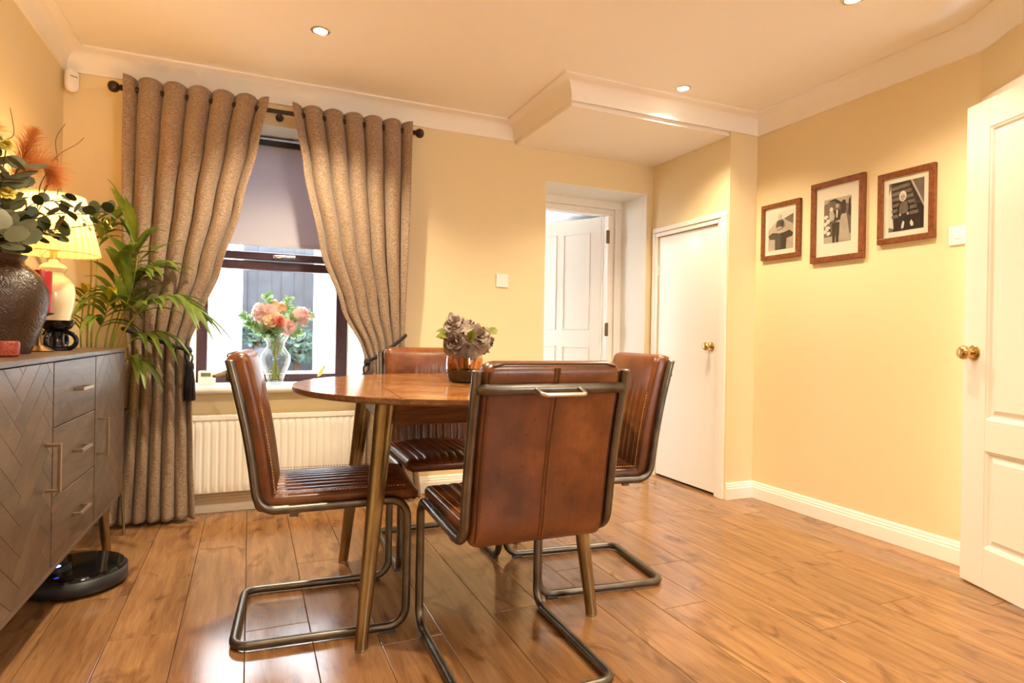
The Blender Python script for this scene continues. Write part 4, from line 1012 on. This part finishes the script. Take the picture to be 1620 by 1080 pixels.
# ------------------------------------------------------------------ window sill things
SZ = .688
gv = Vector((.137, 3.735, SZ))
o = thing('glass_vase', 'clear baluster glass vase with bouquet on the window sill', 'vase', tuple(gv))
gp = [(.046, 0), (.050, .006), (.046, .018), (.052, .05), (.072, .10), (.083, .14), (.080, .170), (.060, .200), (.046, .222), (.048, .240), (.062, .262), (.070, .275)]
mb = MB(); mb.lathe([(.001, 0)] + gp, 36); mb.f = mb.f[:-1]; mb.build('body', 'vase_glass', o, recalc=False)
mb = MB(); mb.lathe([(.001, .006), (.042, .008), (.044, .02), (.036, .022), (.001, .024)], 28); mb.build('thick_base', 'vase_glass', o)
bq = [((-.075, -.01, .40), .052, (-.5, -.7, .4), 'petal_pink', 'pale pink dahlia at the left of the sill bouquet'),
      ((-.035, -.02, .405), .046, (-.1, -.8, .5), 'petal_pink', 'pale pink dahlia beside the peach bud in the sill bouquet'),
      ((-.02, -.05, .345), .056, (-.2, -.9, .2), 'petal_peach', 'large cream peony in front of the sill bouquet'),
      ((.012, -.075, .345), .030, (.3, -.9, .1), 'petal_coral', 'coral rose in the middle of the sill bouquet'),
      ((.06, -.04, .315), .045, (.4, -.8, .1), 'petal_pink', 'drooping pink flower low in the sill bouquet'),
      ((.028, 0, .435), .030, (.1, -.4, .9), 'petal_peach', 'round peach rose at the top of the sill bouquet'),
      ((-.008, 0, .455), .020, (0, -.2, 1), 'petal_peach', 'slim peach bud at the top of the sill bouquet'),
      ((.135, -.01, .385), .050, (.6, -.7, .3), 'petal_pink', 'pink dahlia standing out at the right of the sill bouquet')]
for p, r_, ax, mt, lab in bq:
    b_ = gv + Vector((p[0] * -.34, p[1] * -.3, .03)); o = thing('cut_flower', lab, 'flower', tuple(b_), 0, 'flowers of the sill bouquet'); P = gv + Vector((p[0] * 1.12, p[1], p[2] + .02)); nk = gv + Vector((p[0] * .25, p[1] * .25, .235))
    mb = MB(); mb.tube(bez([b_, nk, nk.lerp(P, .6), P], 6), .002, 6); mb.build('stem', 'stem_green', o, True)
    mb = MB(); flower(mb, P, r_ * 1.3, 14, Vector(ax), 1.05, 7, .5); mb.build('bloom', mt, o, True, recalc=False)
for j, p in enumerate(((-.16, -.01, .375), (-.13, 0, .33), (-.10, -.03, .31), (-.05, 0, .49), (.06, 0, .475), (.085, -.03, .36), (.11, -.02, .29), (.17, 0, .39), (.0, -.07, .285), (-.055, -.06, .29), (.09, .02, .42), (-.02, -.07, .27))):
    labs = ['far left leafy sprig of the sill bouquet', 'left leafy sprig above the vase shoulder', 'leafy sprig under the left dahlia', 'tall fine sprig above the pink dahlias', 'tall fine sprig beside the round peach rose', 'leafy sprig under the right dahlia', 'low leafy sprig at the right of the vase neck', 'far right leafy sprig of the sill bouquet', 'dark leaf sprig hanging over the vase rim', 'leafy sprig at the left of the vase rim', 'leafy sprig between peach rose and right dahlia', 'short leafy sprig in front of the vase neck']
    b_ = gv + Vector((p[0] * -.25, .012, .03)); o = thing('greenery_sprig', labs[j], 'foliage', tuple(b_), 0, 'greenery of the sill bouquet'); P = gv + Vector((p[0] * 1.12, p[1], p[2] + .02)); nk = gv + Vector((p[0] * .25, p[1] * .25, .235))
    C = bez([b_, nk, nk.lerp(P, .6) + Vector((0, 0, .01)), P], 6); mb = MB(); mb.tube(C, .0013, 5); mb.build('stem', 'stem_green', o, True)
    mb = MB()
    for k in range(26):
        i = max(8, len(C) - 1 - k // 3); t_ = (C[i] - C[i - 1]).normalized(); d = (Quaternion(t_, k * 2.6) @ t_.orthogonal().normalized() + t_ * .6).normalized()
        round_leaf(mb, C[i], d, rv3(1).normalized(), .013 * rnd.uniform(.7, 1.3), 1.4)
    stuff(mb.build('leaves', 'bouquet_leaf', o, True, recalc=False))
th = thing('thermostat', 'white room thermostat standing on the window sill', 'thermostat', (-.215, 3.735, SZ), R(-8))
mb = MB(); mb.box((-.043, -.012, 0), (.043, .012, .082)); b_ = mb.build('case', 'socket_white', th, smooth=0, bevel=.006)
mb = MB(); mb.box((-.028, -.0135, .050), (.022, -.0125, .070)); mb.build('display', 'lcd', b_, smooth=0)
mb = MB(); mb.box((-.030, -.0145, .012), (.030, -.0118, .018)); mb.build('button_bar', 'white_satin', b_, smooth=0)
mb = MB(); mb.box((-.05, -.02, 0), (.05, .03, .003)); mb.build('stand', 'socket_white', th, smooth=0)
og = thing('bird_ornament', 'little yellow and green bird ornament on the window sill', 'ornament', (.39, 3.76, SZ)); og.scale = (.6, .6, 1.0)
mb = MB(); mb.lathe([(.001, 0), (.018, 0), (.020, .004), (.006, .010), (.005, .030), (.001, .031)], 16); mb.build('base', 'ornament_gold', og)
def bird(u, v):
    a = 2 * PI * u; t_ = v; r = .019 * math.sin(PI * min(.98, max(.02, t_))) ** .7; return (-.030 + .07 * t_ , r * math.cos(a) * .8, .045 + .05 * t_ + r * math.sin(a))
mb = MB(); mb.grid(bird, 14, 9, True); mb.build('body', 'ornament_gold', og, recalc=False)
mb = MB(); mb.lathe([(.001, -.012), (.009, -.008), (.012, 0), (.008, .009), (.001, .012)], 14, (.033, 0, .100)); hd = mb.build('head', 'ornament_green', og)
mb = MB(); mb.lathe([(.003, 0), (.001, .012)], 8, (.043, 0, .100), Matrix.Rotation(PI / 2, 4, 'Y')); mb.build('beak', 'ornament_gold', hd)

# ------------------------------------------------------------------ pictures on the right wall
def picture(label, y0, y1, z0, z1, fw_, mat_, draw):
    """y0 > y1 : left edge (as seen) is at larger y"""
    o = thing('framed_photo', label, 'picture', (XR, (y0 + y1) / 2, z0), 0, 'framed family photographs')
    xf = XR - .022
    for a, b in (((xf, y1, z0), (XR, y0, z0 + fw_)), ((xf, y1, z1 - fw_), (XR, y0, z1)), ((xf, y1, z0 + fw_), (XR, y1 + fw_, z1 - fw_)), ((xf, y0 - fw_, z0 + fw_), (XR, y0, z1 - fw_))):
        mb = MB(); mb.box(a, b); mb.build('frame', 'picture_wood', o, True, smooth=0, bevel=.002)
    mb = MB(); mb.box((XR - .010, y1 + fw_, z0 + fw_), (XR - .004, y0 - fw_, z1 - fw_)); mb.build('mount', 'mat_board', o, True, smooth=0)
    L, Rr, B, T = mat_; pl = y0 - fw_ - L; pr_ = y1 + fw_ + Rr; pb = z0 + fw_ + B; pt = z1 - fw_ - T
    mb = MB(); mb.box((XR - .0106, pr_, pb), (XR - .0098, pl, pt)); ph = mb.build('photo', 'photo_mid', o, True, smooth=0)
    ph['label'] = 'black-and-white photograph print'
    W_, H_ = pl - pr_, pt - pb; cnt = [0]
    def poly(mat, pts):
        cnt[0] += 1; x = XR - .0106 - .00006 * cnt[0]
        mb = MB(); mb.add([(x, pl - u * W_, pb + v * H_) for u, v in pts], [tuple(range(len(pts)))]); mb.build('print_area', mat, ph, True, smooth=0, recalc=False)
    def oval(mat, u, v, a, b, n=18): poly(mat, [(u + a * math.cos(2 * PI * k / n), v + b * math.sin(2 * PI * k / n)) for k in range(n)])
    draw(poly, oval)
    mb = MB(); mb.box((XR - .0165, y1 + fw_, z0 + fw_), (XR - .0155, y0 - fw_, z1 - fw_)); mb.build('glazing', 'pane_glass', o, True, smooth=0)
def art1(P, O):     # adult lifting a baby onto the shoulders, pale room
    P('photo_light', [(0, 0), (1, 0), (1, 1), (0, 1)]); P('photo_white', [(.0, .55), (.38, .80), (.62, .80), (1, .9), (1, 1), (0, 1)]); P('photo_mid', [(.62, .80), (1, .62), (1, .9)])
    P('photo_light', [(.02, .40), (.28, .66), (.36, .62), (.14, .36)]); P('photo_light', [(.98, .40), (.72, .66), (.64, .62), (.86, .36)])
    P('photo_dark', [(.0, .40), (.18, .47), (.40, .44), (.62, .44), (.85, .48), (1, .40), (.96, .30), (.74, .28), (.72, .0), (.28, .0), (.28, .28), (.06, .30)])
    P('photo_mid', [(.30, .60), (.34, .76), (.44, .80), (.56, .80), (.64, .74), (.68, .60), (.6, .55), (.4, .55)]); P('photo_dark', [(.32, .66), (.38, .76), (.56, .77), (.64, .68), (.60, .62), (.36, .62)])
    O('photo_light', .48, .86, .085, .075); O('photo_light', .46, .54, .12, .115); P('photo_dark', [(.33, .58), (.34, .67), (.46, .69), (.58, .66), (.59, .58), (.50, .61), (.42, .61)]); P('photo_dark', [(.36, .53), (.57, .56), (.57, .535), (.36, .505)])
    P('photo_light', [(.0, .29), (.10, .29), (.16, .0), (.02, .0)]); P('photo_light', [(.86, .29), (1, .31), (.98, .02), (.86, .0)])
def art2(P, O):     # couple with a small child at a barn, flowers to the left
    P('photo_mid', [(0, 0), (1, 0), (1, 1), (0, 1)]); P('photo_light', [(0, .88), (.35, .97), (1, .80), (1, 1), (0, 1)]); P('photo_dark', [(.12, .95), (.42, .99), (.80, .82), (.78, .79), (.4, .93)])
    P('photo_light', [(0, .0), (1, 0), (1, .16), (0, .14)])
    for u, v, a in ((.08, .60, .09), (.18, .50, .10), (.06, .44, .09), (.15, .34, .10), (.05, .27, .08), (.18, .22, .08)): O('photo_white', u, v, a, a * .55, 9); O('photo_dark', u + .07, v - .04, a * .4, a * .3, 7)
    P('photo_dark', [(.34, .0), (.30, .44), (.50, .46), (.58, .42), (.56, .0), (.47, .0), (.45, .30), (.42, .0)]); P('photo_dark', [(.36, .40), (.38, .72), (.50, .76), (.62, .70), (.60, .40)])
    P('photo_white', [(.47, .56), (.46, .72), (.50, .75), (.53, .70), (.51, .55)]); O('photo_light', .50, .83, .07, .062); P('photo_dark', [(.43, .85), (.45, .90), (.55, .90), (.57, .85), (.5, .875)])
    O('photo_white', .28, .76, .065, .052); P('photo_light', [(.22, .50), (.20, .70), (.34, .72), (.42, .60), (.38, .50)])
    P('photo_light', [(.58, .02), (.60, .45), (.66, .62), (.84, .62), (.90, .40), (.98, .02)]); P('photo_dark', [(.64, .58), (.62, .80), (.70, .93), (.80, .92), (.82, .74), (.76, .60), (.70, .64)]); P('photo_dark', [(.90, .58), (.92, .92), (.98, .96), (.99, .55)])
    P('photo_light', [(.40, .46), (.58, .50), (.70, .44), (.68, .41), (.55, .45)])
def art3(P, O):     # small child in a pale knitted hat sitting on stairs
    P('photo_dark', [(0, 0), (1, 0), (1, 1), (0, 1)]); P('photo_mid', [(0, .0), (0, 1), (.07, 1), (.14, .0)]); P('photo_white', [(.0, .1), (.0, .75), (.055, .92), (.15, .06)])
    for k in range(6):
        z = .93 - .115 * k; P('photo_mid', [(.09, z - .02), (.60 + .05 * k, z + .025), (.61 + .05 * k, z - .045), (.09, z - .085)])
    P('photo_light', [(.62, 1), (.68, 1), (1, .50), (1, .42)]); P('photo_mid', [(.68, 1), (1, 1), (1, .5)]); P('photo_dark', [(.15, .04), (.45, .16), (1, .26), (1, .12), (.55, 0), (.2, 0)])
    P('photo_dark', [(.25, .40), (.30, .56), (.42, .62), (.54, .60), (.62, .48), (.60, .38), (.64, .20), (.54, .17), (.46, .26), (.38, .16), (.30, .24)])
    P('photo_mid', [(.30, .38), (.33, .54), (.43, .60), (.53, .57), (.57, .46), (.55, .36), (.42, .34)]); O('photo_white', .41, .70, .105, .11); O('photo_light', .41, .675, .075, .075); O('photo_dark', .385, .69, .012, .010, 8); O('photo_dark', .435, .69, .012, .010, 8); P('photo_mid', [(.39, .645), (.43, .645), (.42, .635), (.40, .635)])
    O('photo_light', .34, .33, .035, .03, 10); O('photo_light', .56, .33, .035, .03, 10); P('photo_white', [(.38, .10), (.42, .20), (.47, .17), (.44, .05), (.38, .04)]); P('photo_white', [(.62, .14), (.66, .20), (.72, .13), (.72, .07), (.65, .07)])
picture('smallest framed photo, nearest the cupboard door', 2.841, 2.555, 1.485, 1.825, .026, (.024, .024, .030, .030), art1)
picture('tallest framed photo, in the middle of the three, wide mount', 2.478, 2.153, 1.431, 1.877, .030, (.050, .050, .072, .072), art2)
picture('framed photo of a child on stairs, nearest the light switch', 2.080, 1.800, 1.485, 1.838, .028, (.026, .026, .028, .028), art3)

# ------------------------------------------------------------------ switches, sensor, downlights
def plate(name, label, c, n, cat='light switch'):
    o = thing(name, label, cat, c); x, y, z = c; mb = MB(); k = .043
    if n == 'y': mb.box((x - k, y - .009, z - k), (x + k, y, z + k))
    else: mb.box((x - .009, y - k, z - k), (x, y + k, z + k))
    mb.build('plate', 'socket_white', o, True, smooth=0, bevel=.003); mb = MB()
    if n == 'y': mb.box((x - .009, y - .0125, z - .016), (x + .009, y - .0085, z + .016))
    else:
        mb.box((x - .0125, y - .015, z - .016), (x - .0085, y + .015, z + .016))
    mb.build('rocker', 'white_satin', o, True, smooth=0, bevel=.001)
    for s_ in (-1, 1):
        mb = MB()
        if n == 'y': mb.lathe([(.001, 0), (.003, 0), (.001, .001)], 8, (x + s_ * .030, y - .0088, z), Matrix.Rotation(PI / 2, 4, 'X'))
        else: mb.lathe([(.001, 0), (.003, 0), (.001, .001)], 8, (x - .0088, y + s_ * .030, z), Matrix.Rotation(-PI / 2, 4, 'Y'))
        mb.build('screw_cap', 'steel', o, True)
plate('light_switch', 'white light switch between the curtain and the kitchen doorway', (1.518, YW, 1.354), 'y')
plate('light_switch', 'white light switch beside the open panelled door', (XR, 1.70, 1.482), 'x')
ps = thing('motion_sensor', 'white motion sensor high in the corner by the cornice', 'sensor', (-.838, 3.64, 2.165), R(38))
def pir(u, v):
    a = 2 * PI * u; q = abs(2 * v - 1); r = (1 - q ** 4) ** .5 if q < 1 else 0; r = max(r, .02)
    ca, sa = math.cos(a), math.sin(a); sx = abs(ca) ** .7 * (1 if ca > 0 else -1); sy = abs(sa) ** .7 * (1 if sa > 0 else -1)
    return (sx * .030 * r, sy * .020 * r - .008, .118 * v)
mb = MB(); mb.grid(pir, 32, 16, True); b_ = mb.build('housing', 'socket_white', ps, recalc=False)
mb = MB(); mb.grid(lambda u, v: (-.021 + .042 * u, -.0265 - .004 * math.sin(PI * u) - .003 * math.sin(PI * v), .022 + .034 * v), 12, 6); mb.build('lens', 'white_satin', b_, recalc=False)
mb = MB(); mb.box((-.016, -.0295, .072), (.016, -.027, .0745)); mb.build('led_slot', 'dark_gap', b_, smooth=0)
mb = MB(); mb.box((-.012, .005, .045), (.012, .030, .075)); mb.build('bracket', 'socket_white', ps, smooth=0)

def downlight(x, y, label, energy=SPOT_W):
    o = thing('downlight', label, 'ceiling light', (x, y, ZC), 0, 'recessed ceiling downlights')
    mb = MB(); n = 36; rp = [(.030, -.0005), (.031, -.004), (.040, -.006), (.044, -.003), (.044, 0)]
    mb.lathe([(r, z) for r, z in rp], n); mb.f = mb.f[:-2]; mb.build('bezel', 'chrome', o, recalc=False)
    mb = MB(); mb.lathe([(.001, -.002), (.031, -.002), (.031, -.001), (.001, -.001)], n); mb.build('lens', 'lamp_lens', o)
    l = bpy.data.lights.new('downlight_lamp', 'SPOT'); l.energy = energy; l.color = LAMP_COL; l.spot_size = R(128); l.spot_blend = .62; l.shadow_soft_size = .03
    q = bpy.data.objects.new('downlight_lamp', l); COL.objects.link(q); q.parent = o; q.location = (0, 0, -.012)
downlight(.278, 2.939, 'recessed downlight above the window end of the table', SPOT_W * 1.25)
downlight(2.204, 2.729, 'recessed downlight beside the boxed-in soffit', SPOT_W * .8)
downlight(2.243, 1.72, 'recessed downlight near the pictures at the top edge', SPOT_W * .55)
downlight(.28, 1.60, 'recessed downlight overhead between table and camera')
downlight(1.25, 1.65, 'unseen fill downlight added overhead above the near chair', SPOT_W * .55)  # unseen lamp added to lift the window wall and ceiling
downlight(1.25, .35, 'added fill downlight behind the camera on the door side', SPOT_W * .7)  # added out of view to brighten the room
downlight(-.2, -.4, 'added fill downlight behind the camera on the sideboard side', SPOT_W * .4)  # another unseen lamp put in as weak fill
downlight(2.0, -.9, 'added fill downlight far behind the camera', SPOT_W * .4)  # invented lamp out of view, extra fill for the room

# ------------------------------------------------------------------ kitchen beyond the doorway
mb = MB(); mb.box((.9, YW + WT, -.06), (4.0, 7.2, 0)); struct(mb.build('floor_kitchen', 'kitchen_floor', smooth=0))
mb = MB(); mb.box((.9, YW + WT, 2.38), (4.0, 7.2, 2.45)); struct(mb.build('ceiling_kitchen', 'kitchen_white', smooth=0))
mb = MB(); mb.box((3.9, YW + WT, 0), (4.0, 7.2, 2.4)); struct(mb.build('wall_kitchen_right', 'kitchen_white', smooth=0))
mb = MB(); mb.box((.9, 7.1, 0), (3.9, 7.2, 2.4)); struct(mb.build('wall_kitchen_back', 'kitchen_white', smooth=0))
mb = MB(); mb.box((.9, YW + WT, 0), (1.0, 4.9, 2.4)); mb.box((.9, 6.4, 0), (1.0, 7.1, 2.4)); mb.box((.9, 4.9, 2.1), (1.0, 6.4, 2.4)); mb.box((.9, 4.9, 0), (1.0, 6.4, .85)); struct(mb.build('wall_kitchen_left', 'kitchen_white', smooth=0))
w2 = struct(empty('window_2', (.95, 5.6, 0)), 'window in the side wall of the kitchen')
for y in (4.9, 5.6, 6.35):
    mb = MB(); mb.box((.92, y, .85), (.98, y + .05, 2.1)); mb.build('frame', 'white_satin', w2, True, smooth=0, bevel=.004)
kc = thing('wall_cabinet', 'grey kitchen wall cabinet glimpsed over the open white door', 'cabinet', (3.62, 5.6, 1.6))
mb = MB(); mb.box((3.45, 4.6, 1.5), (3.9, 6.6, 2.30)); mb.build('carcass', 'kitchen_grey', kc, True, smooth=0)
for k in range(4):
    mb = MB(); mb.box((3.43, 4.605 + .5 * k, 1.5), (3.45, 5.095 + .5 * k, 2.30)); mb.build('door', 'kitchen_grey', kc, True, smooth=0, bevel=.002)

# ------------------------------------------------------------------ outside the window
mb = MB(); mb.box((-6, YW + WT, -.40), (.9, 14, -.30)); mb.box((-6, 7.2, -.40), (8, 14, -.30)); struct(mb.build('ground', 'paving', smooth=0), 'paved back yard')
rw = MB(); rw.box((-2.4, 6.05, -.3), (-.07, 6.25, 2.6)); tag(rw.build('garden_wall', 'outdoor_render', smooth=0), 'bright white rendered garden wall outside, left of the fence', 'wall')
rw = MB(); rw.box((.57, 6.05, -.3), (.86, 6.25, 2.6)); tag(rw.build('garden_pier', 'outdoor_render', smooth=0), 'bright white rendered pier outside, right of the fence', 'wall')
fe = thing('garden_fence', 'dark weathered board fence seen through the window', 'fence', (.25, 6.9, -.3))
random.seed(5)
for k in range(14):
    x = -.62 + .115 * k
    mb = MB(); d = .010 * (k % 2); mb.box((x, 6.88 + d, -.3), (x + .122, 6.889 + d, 2.35)); mb.build('fence_board', 'fence_wood', fe, True, smooth=0, bevel=.002)
for z in (.2, 1.8):
    mb = MB(); mb.box((-.62, 6.905, z), (.98, 6.95, z + .09)); mb.build('fence_rail', 'fence_wood', fe, True, smooth=0)
bb = thing('covered_barbecue', 'barbecue under a black cover outside the window', 'barbecue', (.10, 6.10, -.3))
mb = MB(); mb.lathe([(.001, 0), (.16, 0), (.17, .5), (.16, .90), (.14, 1.04), (.10, 1.12), (.04, 1.15), (.001, 1.15)], 24, fn=lambda r, a, z: r * (1 + .05 * math.sin(5 * a + 3 * z) * (1 - z / 1.3))); mb.build('cover', 'cover_black', bb)
gt = thing('garden_table', 'white garden table outside the window', 'table', (.60, 5.86, -.3))
mb = MB(); mb.box((.32, 5.70, .60), (.86, 6.02, .63)); mb.build('table_top', 'outdoor_render', gt, True, smooth=0, bevel=.004)
for x in (.34, .80):
    for y in (5.73, 5.97): mb = MB(); mb.box((x, y, -.3), (x + .03, y + .03, .60)); mb.build('leg', 'outdoor_render', gt, True, smooth=0)
pb = thing('planter_box', 'grey planter box beneath the garden table', 'planter', (.50, 5.86, -.3))
mb = MB(); mb.prism([(-.10, -.08), (.10, -.08), (.10, .08), (-.10, .08)], 0, .82); mb.build('box', 'planter_grey', pb, smooth=0, bevel=.004)
def shrub(label, c, r_, n):
    o = thing('garden_shrub', label, 'shrub', (c[0], c[1], -.3), 0, 'shrubs outside the window')
    mb = MB(); mb.tube([(c[0], c[1], -.3), (c[0], c[1], c[2])], .02, 8); mb.build('stem', 'twig', o, True); mb = MB()
    for k in range(n):
        d = rv3(1)
        if d.length > 1: d.normalize()
        p = Vector(c) + Vector((d.x * r_[0], d.y * r_[1], d.z * r_[2])); round_leaf(mb, p, rv3(1).normalized(), rv3(1).normalized(), .026 * rnd.uniform(.7, 1.2), 1.5)
    stuff(mb.build('foliage', 'garden_leaf', o, True, recalc=False))
shrub('green shrub outside to the left of the bouquet', (.06, 6.52, .98), (.12, .08, .12), 260)
shrub('green shrub outside behind the right of the bouquet', (.44, 6.50, .84), (.14, .10, .16), 320)
